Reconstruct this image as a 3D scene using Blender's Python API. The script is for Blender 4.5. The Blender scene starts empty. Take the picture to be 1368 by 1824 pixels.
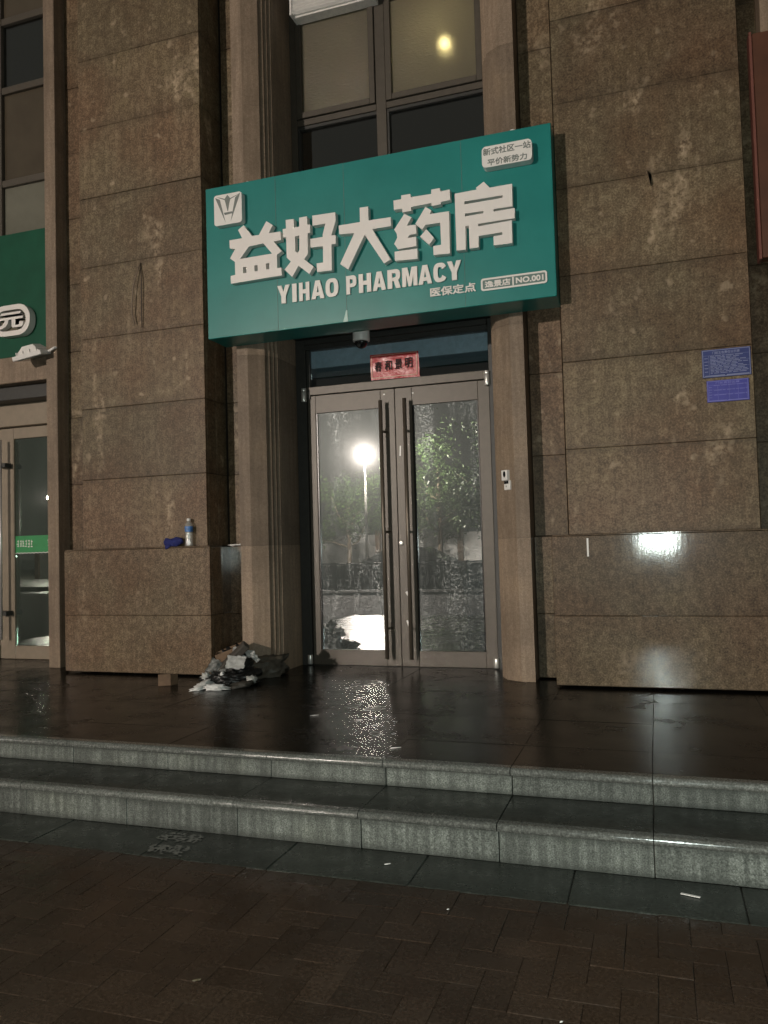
import bpy, bmesh, math, random
from mathutils import Vector, Matrix, Euler, noise
random.seed(7)
sc = bpy.context.scene
COL = sc.collection

# ------------------------------------------------------------------ camera
YAW, PITCH, ROLL, FPX = math.radians(18.73663), math.radians(2.46675), math.radians(-1.6077), 1423.0
CAMP = Vector((0, 0, 1.3))
cy, sy, cp, sp = math.cos(YAW), math.sin(YAW), math.cos(PITCH), math.sin(PITCH)
_f = Vector((-sy*cp, cy*cp, sp)); _r = Vector((cy, sy, 0)); _u = _r.cross(_f)
_r2 = _r*math.cos(ROLL) + _u*math.sin(ROLL); _u2 = -_r*math.sin(ROLL) + _u*math.cos(ROLL)
cam = bpy.data.cameras.new('camera'); camo = bpy.data.objects.new('camera', cam); COL.objects.link(camo)
camo.matrix_world = Matrix(((_r2.x, _u2.x, -_f.x, CAMP.x), (_r2.y, _u2.y, -_f.y, CAMP.y), (_r2.z, _u2.z, -_f.z, CAMP.z), (0, 0, 0, 1)))
cam.sensor_fit = 'HORIZONTAL'; cam.sensor_width = 36; cam.lens = 36*FPX/1368; cam.clip_end = 1000; cam.clip_start = .05
sc.camera = camo
def ray(px, py): return _r2*((px-684)/FPX) + _u2*(-(py-912)/FPX) + _f
def ony(px, py, y): d = ray(px, py); return CAMP + d*((y-CAMP.y)/d.y)
def onz(px, py, z): d = ray(px, py); return CAMP + d*((z-CAMP.z)/d.z)

# ------------------------------------------------------------------ world, light, exposure
w = bpy.data.worlds.new('World'); sc.world = w; w.use_nodes = True
nt = w.node_tree; bg = nt.nodes['Background']
sky = nt.nodes.new('ShaderNodeTexSky'); sky.sky_type = 'NISHITA'; sky.sun_disc = False
sky.sun_elevation = math.radians(-4); sky.sun_rotation = math.radians(200); sky.air_density = 2; sky.dust_density = 5
mixw = nt.nodes.new('ShaderNodeMix'); mixw.data_type = 'RGBA'; mixw.inputs[0].default_value = .75
nt.links.new(sky.outputs[0], mixw.inputs[6]); mixw.inputs[7].default_value = (.74, .72, .62, 1)   # city glow under night cloud
nt.links.new(mixw.outputs[2], bg.inputs[0]); bg.inputs[1].default_value = .125
sc.view_settings.view_transform = 'Standard'; sc.view_settings.look = 'None'
sc.view_settings.exposure = .2; sc.view_settings.gamma = 1
LAMP_E, LAMP_C = 9200.0, (1, .88, .77)
# the photographer's phone torch (its reflection shows on the wet plinth and the step edges)
tl = bpy.data.lights.new('phone_torch', 'POINT'); tl.energy = 215; tl.color = (.86, 1, .94); tl.shadow_soft_size = .02
to = bpy.data.objects.new('phone_torch', tl); to.location = (.03, .0, 1.31); COL.objects.link(to)
cyc = sc.cycles
cyc.use_denoising = True; cyc.max_bounces = 8; cyc.glossy_bounces = 5; cyc.transparent_max_bounces = 12
cyc.sample_clamp_indirect = 40; cyc.blur_glossy = .6

# ------------------------------------------------------------------ material helpers
class NB:
    def __init__(s, name):
        s.m = bpy.data.materials.new(name); s.m.use_nodes = True; s.t = s.m.node_tree; s.t.nodes.clear()
        s.out = s.n('ShaderNodeOutputMaterial'); s.pos = s.n('ShaderNodeNewGeometry').outputs['Position']
    def n(s, ty, **kw):
        x = s.t.nodes.new(ty)
        for k, v in kw.items(): setattr(x, k, v)
        return x
    def l(s, a, b): s.t.links.new(a, b)
    def set(s, sock, v):
        if isinstance(v, bpy.types.NodeSocket): s.l(v, sock)
        elif isinstance(v, (tuple, list)): sock.default_value = tuple(v) + ((1,) if len(v) == 3 and sock.type == 'RGBA' else ())
        else: sock.default_value = v
    def noise(s, scale, detail=4, rough=.6, stretch=(1, 1, 1), rot=(0, 0, 0), vec=None, dist=0):
        mp = s.n('ShaderNodeMapping'); s.l(vec or s.pos, mp.inputs[0]); mp.inputs['Scale'].default_value = stretch; mp.inputs['Rotation'].default_value = rot
        x = s.n('ShaderNodeTexNoise'); s.l(mp.outputs[0], x.inputs['Vector']); x.inputs['Scale'].default_value = scale
        x.inputs['Detail'].default_value = detail; x.inputs['Roughness'].default_value = rough; x.inputs['Distortion'].default_value = dist
        return x.outputs[0]
    def voro(s, scale, feature='F1', stretch=(1, 1, 1)):
        mp = s.n('ShaderNodeMapping'); s.l(s.pos, mp.inputs[0]); mp.inputs['Scale'].default_value = stretch
        x = s.n('ShaderNodeTexVoronoi', feature=feature); s.l(mp.outputs[0], x.inputs['Vector']); x.inputs['Scale'].default_value = scale
        return x
    def ramp(s, fac, *stops):
        r = s.n('ShaderNodeValToRGB'); s.l(fac, r.inputs[0]); e = r.color_ramp.elements
        while len(e) < len(stops): e.new(.5)
        for el, (p, c) in zip(e, stops):
            el.position = p; el.color = (c, c, c, 1) if isinstance(c, (int, float)) else tuple(c) + (1,)
        return r.outputs[0]
    def mix(s, f, a, b, mode='MIX'):
        x = s.n('ShaderNodeMix', data_type='RGBA', blend_type=mode); s.set(x.inputs[0], f); s.set(x.inputs[6], a); s.set(x.inputs[7], b); return x.outputs[2]
    def math(s, op, a, b=0):
        x = s.n('ShaderNodeMath', operation=op); s.set(x.inputs[0], a); s.set(x.inputs[1], b); return x.outputs[0]
    def rnd(s, lo, hi):
        o = s.n('ShaderNodeObjectInfo').outputs['Random']
        return s.math('MULTIPLY_ADD', o, hi-lo) if False else s._mad(o, hi-lo, lo)
    def _mad(s, a, b, c):
        x = s.n('ShaderNodeMath', operation='MULTIPLY_ADD'); s.set(x.inputs[0], a); x.inputs[1].default_value = b; x.inputs[2].default_value = c; return x.outputs[0]
    def bump(s, h, strength=.3, dist=.01, normal=None):
        b = s.n('ShaderNodeBump'); s.l(h, b.inputs['Height']); b.inputs['Strength'].default_value = strength; b.inputs['Distance'].default_value = dist
        if normal: s.l(normal, b.inputs['Normal'])
        return b.outputs[0]
    def pbr(s, base, rough=.5, normal=None, **kw):
        p = s.n('ShaderNodeBsdfPrincipled'); s.set(p.inputs['Base Color'], base); s.set(p.inputs['Roughness'], rough)
        if normal is not None: s.l(normal, p.inputs['Normal'])
        for k, v in kw.items(): s.set(p.inputs[k.replace('_', ' ')], v)
        return p.outputs[0]
    def end(s, sh): s.l(sh, s.out.inputs[0]); return s.m

def plain(name, c, rough=.5, var=.12, scale=25, bump=0, **kw):
    b = NB(name); n = b.noise(scale, 4)
    col = b.ramp(n, (.3, tuple(x*(1-var) for x in c)), (.7, tuple(min(1, x*(1+var)) for x in c)))
    return b.end(b.pbr(col, rough, b.bump(n, bump, .005) if bump else None, **kw))

def stone(name, dark, mid, light, speck=75, wet=0., streak=0., scratch=.5, rough=.5, satin=0., grime=0., tint=1, medk=.42, gw=.40):
    b = NB(name)
    fine = b.noise(speck, 3, .7); med = b.noise(speck*.28, 4, .65); big = b.noise(2.2, 4, .6)
    col = b.ramp(fine, (.36, dark), (.5, mid), (.66, light))
    col = b.mix(medk, col, b.ramp(med, (.35, dark), (.52, mid), (.7, light)))
    col = b.mix(1, col, b.ramp(big, (.28, (.80, .73, .67) if tint else (.7, .7, .7)), (.55, (1, 1, 1)), (.8, (1.2, 1.18, 1.1))), 'MULTIPLY')
    if tint: col = b.mix(1, col, b.ramp(b.noise(1.1, 3, .5), (.36, (1.06, .95, .88)), (.62, (.97, 1.02, .95))), 'MULTIPLY')
    if scratch:   # pale veins and scuffs
        v = b.noise(3.2, 5, .55, (1, 1, .42), (.0, .62, .0), dist=.6)
        m = b.math('MULTIPLY', b.ramp(v, (.60, 0), (.72, 1)), b.ramp(b.noise(22, 3), (.42, 0), (.62, 1)))
        col = b.mix(b.math('MULTIPLY', m, scratch), col, tuple(min(1, x*1.7) for x in light))
        v2 = b.noise(9, 2, .5, (1, 1, 1)); m2 = b.math('MULTIPLY', b.ramp(v2, (.66, 0), (.74, 1)), scratch*.55)
        col = b.mix(m2, col, tuple(min(1, x*1.5) for x in light))
    if streak:    # run-down dirt
        st = b.noise(5, 4, .6, (6, 6, .35)); col = b.mix(b.math('MULTIPLY', b.ramp(st, (.42, 1), (.6, 0)), streak), col, tuple(x*.55 for x in dark))
    if grime:     # dark stains creeping out of the joints
        gz = b.n('ShaderNodeSeparateXYZ'); b.l(b.n('ShaderNodeTexCoord').outputs['Generated'], gz.inputs[0])
        edge = b.math('ABSOLUTE', b.math('SUBTRACT', gz.outputs[2], .5))
        wob = b.math('ADD', edge, b.math('MULTIPLY', b.math('SUBTRACT', b.noise(4.5, 4, .6), .5), .16))
        col = b.mix(b.math('MULTIPLY', b.ramp(wob, (gw, 0), (.50, 1)), grime), col, tuple(x*.62 for x in dark))
    rm = b.n('ShaderNodeCombineColor'); r = b.rnd(.80, 1.18)
    for i in range(3): b.l(r, rm.inputs[i])
    col = b.mix(1, col, rm.outputs[0], 'MULTIPLY')
    bp = b.bump(fine, .22, .004)
    if wet:
        st2 = b.noise(26, 4, .6, (3.2, 3.2, .28)); drop = b.voro(130).outputs['Distance']
        h = b.mix(.5, st2, drop)
        wn = b.bump(h, .08, .003)
        mask = b.ramp(b.noise(3.1, 4, .6, (2.2, 2.2, .5)), (.36, .35), (.62, 1))
        p = b.pbr(col, rough, bp, Coat_Weight=b.math('MULTIPLY', mask, wet), Coat_Roughness=.09, Coat_IOR=1.5, Specular_IOR_Level=.2)
        pn = p.node; b.l(wn, pn.inputs['Coat Normal'])
        return b.end(p)
    return b.end(b.pbr(col, rough, bp, Coat_Weight=satin*.5, Coat_Roughness=.35, Specular_IOR_Level=.25))

def wetstone(name, dark, mid, light, speck=60, r0=.07, r1=.28, bumpk=.10, spec=.5, ms=9):
    b = NB(name); fine = b.noise(speck, 3, .7); big = b.noise(1.6, 5, .6); med = b.noise(ms, 5, .65)
    col = b.ramp(fine, (.36, dark), (.52, mid), (.68, light))
    col = b.mix(1, col, b.ramp(big, (.3, .7), (.7, 1.2)), 'MULTIPLY')
    rm = b.n('ShaderNodeCombineColor'); r = b.rnd(.82, 1.15)
    for i in range(3): b.l(r, rm.inputs[i])
    col = b.mix(1, col, rm.outputs[0], 'MULTIPLY')
    ro = b.ramp(med, (.34, r0), (.66, r1))
    wv = b.noise(70, 3, .6); n1 = b.bump(wv, bumpk, .004)
    n2 = b.bump(b.noise(5, 2), bumpk*.7, .01, n1)
    return b.end(b.pbr(col, ro, n2, Specular_IOR_Level=spec))

def emit(name, c, s):
    b = NB(name); e = b.n('ShaderNodeEmission'); e.inputs[0].default_value = tuple(c)+(1,); e.inputs[1].default_value = s; return b.end(e.outputs[0])

def glass(name, refl=.22, tint=(.75, .8, .78), wet=0., rough=.0, ripple=0., haze=0., milky=0.):
    b = NB(name)
    tr = b.n('ShaderNodeBsdfTransparent'); tr.inputs[0].default_value = tint+(1,)
    lw = b.n('ShaderNodeLayerWeight'); lw.inputs[0].default_value = .35
    fac = b.math('ADD', b.math('MULTIPLY', lw.outputs['Fresnel'], .5), refl)
    g = b.n('ShaderNodeBsdfGlossy'); g.inputs['Roughness'].default_value = rough; g.inputs[0].default_value = (1, 1, 1, 1)
    if ripple: b.l(b.bump(b.noise(7, 3, .5, (1, 1, 2.2)), ripple, .01), g.inputs['Normal'])
    mx = b.n('ShaderNodeMixShader'); b.l(fac, mx.inputs[0]); b.l(tr.outputs[0], mx.inputs[1]); b.l(g.outputs[0], mx.inputs[2]); sh = mx.outputs[0]
    if wet:
        vo = b.voro(115); cellc = b.n('ShaderNodeSeparateColor'); b.l(vo.outputs['Color'], cellc.inputs[0])
        pick = b.ramp(cellc.outputs[0], (.66, 0), (.80, 1))
        area = b.ramp(b.noise(1.7, 4, .6, (2.4, 2.4, .5)), (.46, .04), (.62, 1))
        run = b.ramp(b.noise(9, 4, .6, (4, 4, .22)), (.40, .35), (.62, 1))
        g2 = b.n('ShaderNodeBsdfGlossy'); g2.inputs['Roughness'].default_value = .34; g2.inputs[0].default_value = (.95, 1, 1, 1)
        b.l(b.bump(vo.outputs['Distance'], .25, .004), g2.inputs['Normal'])
        g3 = b.n('ShaderNodeBsdfGlossy'); g3.inputs['Roughness'].default_value = .27; g3.inputs[0].default_value = (.95, 1, .97, 1)
        f2 = b.math('MULTIPLY', b.math('MULTIPLY', pick, b.math('MULTIPLY', area, run)), wet)
        m3 = b.n('ShaderNodeMixShader'); m3.inputs[0].default_value = haze; b.l(sh, m3.inputs[1]); b.l(g3.outputs[0], m3.inputs[2])
        g4 = b.n('ShaderNodeBsdfGlossy'); g4.inputs['Roughness'].default_value = .10; g4.inputs[0].default_value = (1, 1, 1, 1)
        m4 = b.n('ShaderNodeMixShader'); m4.inputs[0].default_value = haze*.28; b.l(m3.outputs[0], m4.inputs[1]); b.l(g4.outputs[0], m4.inputs[2]); m3 = m4
        m2 = b.n('ShaderNodeMixShader'); b.l(f2, m2.inputs[0]); b.l(m3.outputs[0], m2.inputs[1]); b.l(g2.outputs[0], m2.inputs[2]); sh = m2.outputs[0]
        dfs = b.n('ShaderNodeBsdfDiffuse'); dfs.inputs[0].default_value = (.62, .68, .64, 1)   # uneven pale diffuse film, makes the pane milky
        m5 = b.n('ShaderNodeMixShader'); b.l(b.ramp(b.noise(2.6, 5, .6, (1.5, 1.5, .5)), (.30, milky*.5), (.70, milky)), m5.inputs[0]); b.l(sh, m5.inputs[1]); b.l(dfs.outputs[0], m5.inputs[2]); sh = m5.outputs[0]
    return b.end(sh)

MT = {}
MT['granite'] = stone('brown_granite', (.062, .041, .0245), (.150, .105, .066), (.29, .222, .150), 75, satin=.12, streak=.22, grime=.32, scratch=.9)
MT['plinth'] = stone('wet_brown_granite', (.046, .031, .0185), (.125, .086, .055), (.255, .19, .13), 85, wet=.8, streak=.14, scratch=.35, rough=.42)
MT['jamb'] = stone('fine_tan_granite', (.18, .130, .091), (.255, .189, .135), (.335, .258, .193), 140, scratch=0, tint=.0, streak=.3, rough=.55)
MT['mortar'] = plain('dark_joint', (.034, .024, .015), .8)
MT['riser'] = stone('grey_granite_riser', (.042, .048, .042), (.150, .165, .147), (.31, .335, .31), 170, tint=0, medk=.3, gw=.22, scratch=.1, streak=.5, rough=.5, grime=.75)
MT['nosing'] = wetstone('grey_granite_nosing', (.075, .08, .072), (.12, .125, .115), (.22, .23, .21), 110, .06, .24, .09)
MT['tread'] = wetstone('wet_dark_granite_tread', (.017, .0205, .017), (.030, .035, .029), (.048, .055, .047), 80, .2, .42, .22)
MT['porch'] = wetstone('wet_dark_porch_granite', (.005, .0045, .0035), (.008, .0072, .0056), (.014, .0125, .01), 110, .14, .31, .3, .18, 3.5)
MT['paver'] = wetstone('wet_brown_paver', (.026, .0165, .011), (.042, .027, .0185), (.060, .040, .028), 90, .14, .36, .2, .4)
MT['joint_sand'] = plain('wet_joint_sand', (.011, .008, .006), .5)
MT['frame'] = plain('bronze_aluminium', (.083, .070, .055), .42, .10, 18, bump=.05, Metallic=.15)
MT['frame_dark'] = plain('dark_aluminium', (.030, .029, .026), .5, .15, 20)
MT['handle'] = plain('bronze_tube', (.14, .115, .09), .38, .1, Metallic=.5)
MT['steel'] = plain('satin_steel', (.72, .70, .66), .32, .06, 40, Metallic=.6)
MT['glass_door'] = glass('wet_door_glass', .20, (.55, .6, .62), wet=.13, haze=.008, milky=.07)
MT['glass_left'] = glass('green_door_glass', .09, (.50, .60, .52), wet=.03, haze=.002, milky=.04)
MT['glass_dark'] = glass('dark_window_glass', .17, (.35, .38, .36), ripple=.05)
MT['glass_transom'] = glass('transom_glass', .05, (.93, .96, .98))
MT['white_plastic'] = plain('white_acrylic', (.76, .73, .70), .38, .04, 12)
MT['white_face'] = plain('white_letter_face', (.78, .735, .70), .35, .03, 6)
MT['ink'] = plain('grey_print', (.17, .19, .175), .5)
MT['black'] = plain('black_plastic', (.012, .012, .013), .25)
MT['cap_white'] = plain('cap_white', (.75, .72, .68), .4)
b = NB('teal_sign_film'); n = b.noise(3, 3); MT['teal'] = b.end(b.pbr(b.ramp(n, (.3, (.006, .175, .160)), (.7, (.012, .21, .19))), .30, b.bump(b.noise(8, 2), .03, .01), Coat_Weight=.06, Coat_Roughness=.3))
MT['green'] = plain('green_sign_film', (.006, .070, .038), .5, .12, 6, Specular_IOR_Level=.2)
MT['maroon'] = plain('maroon_panel', (.085, .03, .014), .5, .2, 6)

# ------------------------------------------------------------------ object helpers
W = {}
def own(o, parent, origin):
    W[o.name] = Vector(origin)
    if parent is not None:
        o.parent = parent; o.location = Vector(origin) - W[parent.name]
    else: o.location = origin
    return o
def tag(o, label=None, cat=None, group=None, kind=None):
    if label: o['label'] = label
    if cat: o['category'] = cat
    if group: o['group'] = group
    if kind: o['kind'] = kind
    return o
def empty(name, loc, label=None, cat=None, group=None, parent=None):
    o = bpy.data.objects.new(name, None); o.empty_display_size = .1; COL.objects.link(o)
    own(o, parent, loc); return tag(o, label, cat, group)
def put(name, verts, faces, mat, parent=None, smooth=False):
    vs = [Vector(v) for v in verts]
    lo = Vector(min(v[i] for v in vs) for i in range(3)); hi = Vector(max(v[i] for v in vs) for i in range(3))
    org = Vector(((lo.x+hi.x)/2, (lo.y+hi.y)/2, lo.z))
    me = bpy.data.meshes.new(name); me.from_pydata([v-org for v in vs], [], faces); me.update()
    if smooth: me.polygons.foreach_set('use_smooth', [True]*len(me.polygons))
    me.materials.append(MT[mat] if isinstance(mat, str) else mat)
    o = bpy.data.objects.new(name, me); COL.objects.link(o); own(o, parent, org); return o
def putbm(name, bm, mat, parent=None, smooth=False):
    bm.verts.ensure_lookup_table(); bm.verts.index_update()
    v = [x.co.copy() for x in bm.verts]; f = [[q.index for q in p.verts] for p in bm.faces]; bm.free()
    return put(name, v, f, mat, parent, smooth)
BF = [(0, 2, 3, 1), (4, 5, 7, 6), (0, 1, 5, 4), (2, 6, 7, 3), (0, 4, 6, 2), (1, 3, 7, 5)]
def boxv(x0, x1, y0, y1, z0, z1):
    return [(x, y, z) for x in (x0, x1) for y in (y0, y1) for z in (z0, z1)]
def addbox(bm, x0, x1, y0, y1, z0, z1, bev=0, seg=1, M=None):
    vs = [bm.verts.new(v) for v in boxv(x0, x1, y0, y1, z0, z1)]
    # index = x*4 + y*2 + z
    fs = [bm.faces.new([vs[i] for i in q]) for q in ((0, 1, 3, 2), (4, 6, 7, 5), (0, 4, 5, 1), (2, 3, 7, 6), (0, 2, 6, 4), (1, 5, 7, 3))]
    if bev:
        es = {e for f in fs for e in f.edges}
        r = bmesh.ops.bevel(bm, geom=list(es), offset=bev, segments=seg, affect='EDGES', profile=.5)
        vs = list({v for f in r['faces'] for v in f.verts} | {v for v in vs if v.is_valid})
    if M is not None:
        for v in vs: v.co = M @ v.co
    return vs
def box(name, x0, x1, y0, y1, z0, z1, mat, parent=None, bev=.002, seg=1, M=None):
    bm = bmesh.new(); addbox(bm, x0, x1, y0, y1, z0, z1, bev, seg, M); return putbm(name, bm, mat, parent)
def tube(bm, pts, rads, n=10, cap=True):
    pts = [Vector(p) for p in pts]; rings = []
    for i, p in enumerate(pts):
        d = (pts[min(i+1, len(pts)-1)] - pts[max(i-1, 0)]).normalized()
        a = d.orthogonal().normalized() if i == 0 else (rings_a - d*rings_a.dot(d)).normalized()
        rings_a = a; bb = d.cross(a); r = rads[i] if isinstance(rads, (list, tuple)) else rads
        rings.append([bm.verts.new(p + (a*math.cos(t) + bb*math.sin(t))*r) for t in [2*math.pi*k/n for k in range(n)]])
    for A, B in zip(rings, rings[1:]):
        for k in range(n): bm.faces.new((A[k], A[(k+1) % n], B[(k+1) % n], B[k]))
    if cap: bm.faces.new(list(reversed(rings[0]))); bm.faces.new(rings[-1])
def tubeo(name, pts, rads, mat, parent=None, n=10, smooth=True):
    bm = bmesh.new(); tube(bm, pts, rads, n); return putbm(name, bm, mat, parent, smooth)
def lathe(name, c, prof, mat, parent=None, n=20, axis='Z', smooth=True):
    bm = bmesh.new(); rings = []
    for r, h in prof:
        rings.append([bm.verts.new(Vector((r*math.cos(t), r*math.sin(t), h))) for t in [2*math.pi*k/n for k in range(n)]])
    for A, B in zip(rings, rings[1:]):
        for k in range(n): bm.faces.new((A[k], A[(k+1) % n], B[(k+1) % n], B[k]))
    bm.faces.new(list(reversed(rings[0]))); bm.faces.new(rings[-1])
    M = Matrix.Translation(c) @ (Matrix.Rotation(math.pi/2, 4, 'X') if axis == 'Y' else Matrix.Rotation(math.pi/2, 4, 'Y') if axis == 'X' else Matrix())
    for v in bm.verts: v.co = M @ v.co
    return putbm(name, bm, mat, parent, smooth)
def ico(bm, c, r, sub=2, sc3=(1, 1, 1)):
    q = bmesh.ops.create_icosphere(bm, subdivisions=sub, radius=r)
    for v in q['verts']: v.co = Vector((v.co.x*sc3[0], v.co.y*sc3[1], v.co.z*sc3[2])) + Vector(c)
    return q['verts']
def curve_mesh(polys, depth, bevel=0):
    """filled 2-D outline(s) (holes allowed), extruded: list of (x, z) -> verts, faces in the x/z plane, front at y=-depth"""
    cu = bpy.data.curves.new('tmp', 'CURVE'); cu.dimensions = '2D'; cu.fill_mode = 'BOTH'; cu.extrude = depth/2; cu.bevel_depth = bevel
    for p in polys:
        s = cu.splines.new('POLY'); s.points.add(len(p)-1)
        for q, (x, z) in zip(s.points, p): q.co = (x, z, 0, 1)
        s.use_cyclic_u = True
    return _cm(cu, depth)
def _cm(cu, depth):
    o = bpy.data.objects.new('tmp', cu); COL.objects.link(o); bpy.context.view_layer.update()
    me = o.evaluated_get(bpy.context.evaluated_depsgraph_get()).to_mesh()
    v = [(p.co.x, -p.co.z - depth/2, p.co.y) for p in me.vertices]; f = [tuple(p.vertices) for p in me.polygons]
    o.to_mesh_clear() if False else None
    bpy.data.objects.remove(o); bpy.data.curves.remove(cu); return v, f
def text_mesh(s, depth, bold=0.0, space=1.0):
    cu = bpy.data.curves.new('tmp', 'FONT'); cu.body = s; cu.size = 1; cu.extrude = depth/2; cu.offset = bold; cu.space_character = space; cu.resolution_u = 3
    return _cm(cu, depth)
def text_rect(name, s, x0, x1, z0, z1, y, depth, mat, parent, bold=0.0, mirror=False, off=0.0):
    v0, f0 = text_mesh(s, .02, off); v, f = list(v0), list(f0)
    if bold:      # heavier strokes: shifted copies, each a hair further out
        for k, (dx, dz) in enumerate(((1, 0), (-1, 0), (0, 1), (0, -1), (1, 1), (-1, 1), (1, -1), (-1, -1))):
            n_ = len(v); v += [(p[0]+dx*bold, p[1]*(1+.03*(k+1)), p[2]+dz*bold) for p in v0]; f += [tuple(i+n_ for i in q) for q in f0]
    ax = min(p[0] for p in v); bx = max(p[0] for p in v); az = min(p[2] for p in v); bz = max(p[2] for p in v)
    def mp(p):
        u = (p[0]-ax)/(bx-ax); u = 1-u if mirror else u
        return (x0+(x1-x0)*u, y + (p[1]/.02)*depth, z0+(z1-z0)*(p[2]-az)/(bz-az))
    return put(name, [mp(p) for p in v], f, mat, parent)
def marks(name, n, x0, x1, z0, z1, y, depth, mat, parent, seed):
    """a line of print too small to read: a few strokes per character"""
    rn = random.Random(seed); bm = bmesh.new(); cw = (x1-x0)/n
    for i in range(n):
        a = x0+cw*(i+.08); b_ = x0+cw*(i+.9)
        for k in range(3):
            zz = z0+(z1-z0)*(k+rn.uniform(.1, .5))/3; u = rn.uniform(0, .3)*cw; addbox(bm, a+u, b_-rn.uniform(0, .3)*cw, y-depth*(1+.1*k), y, zz, zz+(z1-z0)*.12)
        xx = a+rn.uniform(.1, .7)*cw; addbox(bm, xx, xx+cw*.12, y-depth*1.5, y, z0+rn.uniform(0, .3)*(z1-z0), z1)
    return putbm(name, bm, mat, parent)
def rrect(x0, x1, z0, z1, r, n=5):
    pts = []
    for cx, cz, a0 in ((x1-r, z1-r, 0), (x0+r, z1-r, 90), (x0+r, z0+r, 180), (x1-r, z0+r, 270)):
        for k in range(n+1):
            a = math.radians(a0+90*k/n); pts.append((cx+r*math.cos(a), cz+r*math.sin(a)))
    return pts
def shape(name, polys, y, depth, mat, parent, bevel=0):
    v, f = curve_mesh(polys, depth, bevel); return put(name, [(a, y+b_, c) for a, b_, c in v], f, mat, parent)

# ------------------------------------------------------------------ ground, pavement, steps, porch
MT['asphalt'] = wetstone('wet_asphalt', (.018, .018, .018), (.03, .03, .03), (.05, .05, .05), 60, .12, .35, .25)
g = put('ground', [(-250, -250, -.16), (250, -250, -.16), (250, 60, -.16), (-250, 60, -.16)], [(0, 1, 2, 3)], 'asphalt'); tag(g, 'wide wet dark ground sheet', None, None, 'structure')
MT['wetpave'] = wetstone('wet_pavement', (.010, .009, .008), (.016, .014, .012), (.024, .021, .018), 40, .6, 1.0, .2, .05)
pv = box('pavement', -26, 14, -9.8, 2.958, -.158, -.012, 'wetpave', bev=0); tag(pv, 'wet brown pavement below the steps', None, None, 'structure')
# herringbone pavers (0.1 m module)
A, AY = .1, .104; X0, Y0 = -1.046, 2.147 - .104
def paver_mesh(lx, ly):
    bm = bmesh.new(); addbox(bm, -lx/2+.0004, lx/2-.0004, -ly/2+.0004, ly/2-.0004, -.05, 0, .0016)
    me = bpy.data.meshes.new('paver'); bm.to_mesh(me); bm.free(); me.materials.append(MT['paver']); return me
PH, PVm = paver_mesh(2*A, AY), paver_mesh(A, 2*AY)
slots = []
for j in range(-42, 9):
    for i in range(-45, 40):
        k = (i-j) % 4
        if k == 0: slots.append((X0+A*(i+1), Y0+AY*(j+.5), PH, 2*A, AY))
        elif k == 3: slots.append((X0+A*(i+.5), Y0+AY*(j+1), PVm, A, 2*AY))
slots = [s for s in slots if s[1]-s[4]/2 < 2.958 and s[1] > -1.6]
def inview(x, y):
    d = Vector((x, y, 0)) - CAMP; z = d.dot(_f)
    return z > .3 and abs(d.dot(_r2)/z*FPX) < 712 and abs(d.dot(_u2)/z*FPX) < 945
near = [s for s in slots if inview(s[0], s[1])]; rest = [s for s in slots if not inview(s[0], s[1])]
near.sort(key=lambda s: s[0]**2+s[1]**2); rest += near[300:]; near = near[:300]
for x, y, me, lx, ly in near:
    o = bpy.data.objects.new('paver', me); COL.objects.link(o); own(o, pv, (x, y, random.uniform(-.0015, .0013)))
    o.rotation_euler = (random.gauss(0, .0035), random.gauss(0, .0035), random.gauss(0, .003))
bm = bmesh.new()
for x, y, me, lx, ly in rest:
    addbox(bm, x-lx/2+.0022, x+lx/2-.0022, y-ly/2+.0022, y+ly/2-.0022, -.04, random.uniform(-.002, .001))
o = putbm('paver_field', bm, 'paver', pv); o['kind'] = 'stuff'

JX = [-.055-.6*k for k in range(-6, 13)]          # joints of the step stones
band = box('granite_band', -7.3, 3.5, 2.962, 3.32, -.158, -.004, 'joint_sand', bev=0); tag(band, 'dark wet granite strip at the foot of the steps', None, None, 'structure')
for k in range(18):
    x = -.355+.6*(k-12)
    box('paving_slab', x+.002, x+.598, 2.965, 3.272, -.05, .003+random.uniform(-.001, .001), 'tread', band, .003)
steps = box('steps', -7.3, 3.5, 3.33, 3.60, -.158, .13, 'mortar', bev=0); tag(steps, 'two wet grey granite steps', None, None, 'structure')
def nosed(name, x0, x1, y0, y1, z0, z1, mat, parent):
    n = 22; r = (z1-z0)/2; prof = [(y1, z0), (y1, z1)] + [(y0+r-r*math.sin(math.pi*t/n), (z0+z1)/2+r*math.cos(math.pi*t/n)) for t in range(n+1)]
    v = [(x, y, z) for x in (x0, x1) for y, z in prof]; m = len(prof)
    f = [tuple(range(m)), tuple(reversed(range(m, 2*m)))] + [(i, m+i, m+(i+1) % m, (i+1) % m) for i in range(m)]
    return put(name, v, f, mat, parent)
for i in range(len(JX)-1):
    xb, xa = JX[i], JX[i+1]; g1 = random.uniform(.0012, .0026)
    box('riser_stone', xa+g1, xb-g1, 3.272+random.uniform(-.002, .002), 3.33, .003, .134, 'riser', steps, .0015)
    nosed('nosing_stone', xa+g1, xb-g1, 3.232, 3.285, .135, .17, 'nosing', steps)
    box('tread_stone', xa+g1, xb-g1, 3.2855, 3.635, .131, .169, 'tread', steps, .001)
    box('riser_stone', xa+g1, xb-g1, 3.618+random.uniform(-.002, .002), 3.66, .170, .262, 'riser', steps, .0015)
    nosed('nosing_stone', xa+g1, xb-g1, 3.568, 3.625, .263, .300, 'nosing', steps)
porch = box('porch_floor', -7.3, 3.5, 3.665, 9.0, -.158, .262, 'mortar', bev=0); tag(porch, 'wet dark stone porch in front of the doors', None, None, 'structure')
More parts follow.
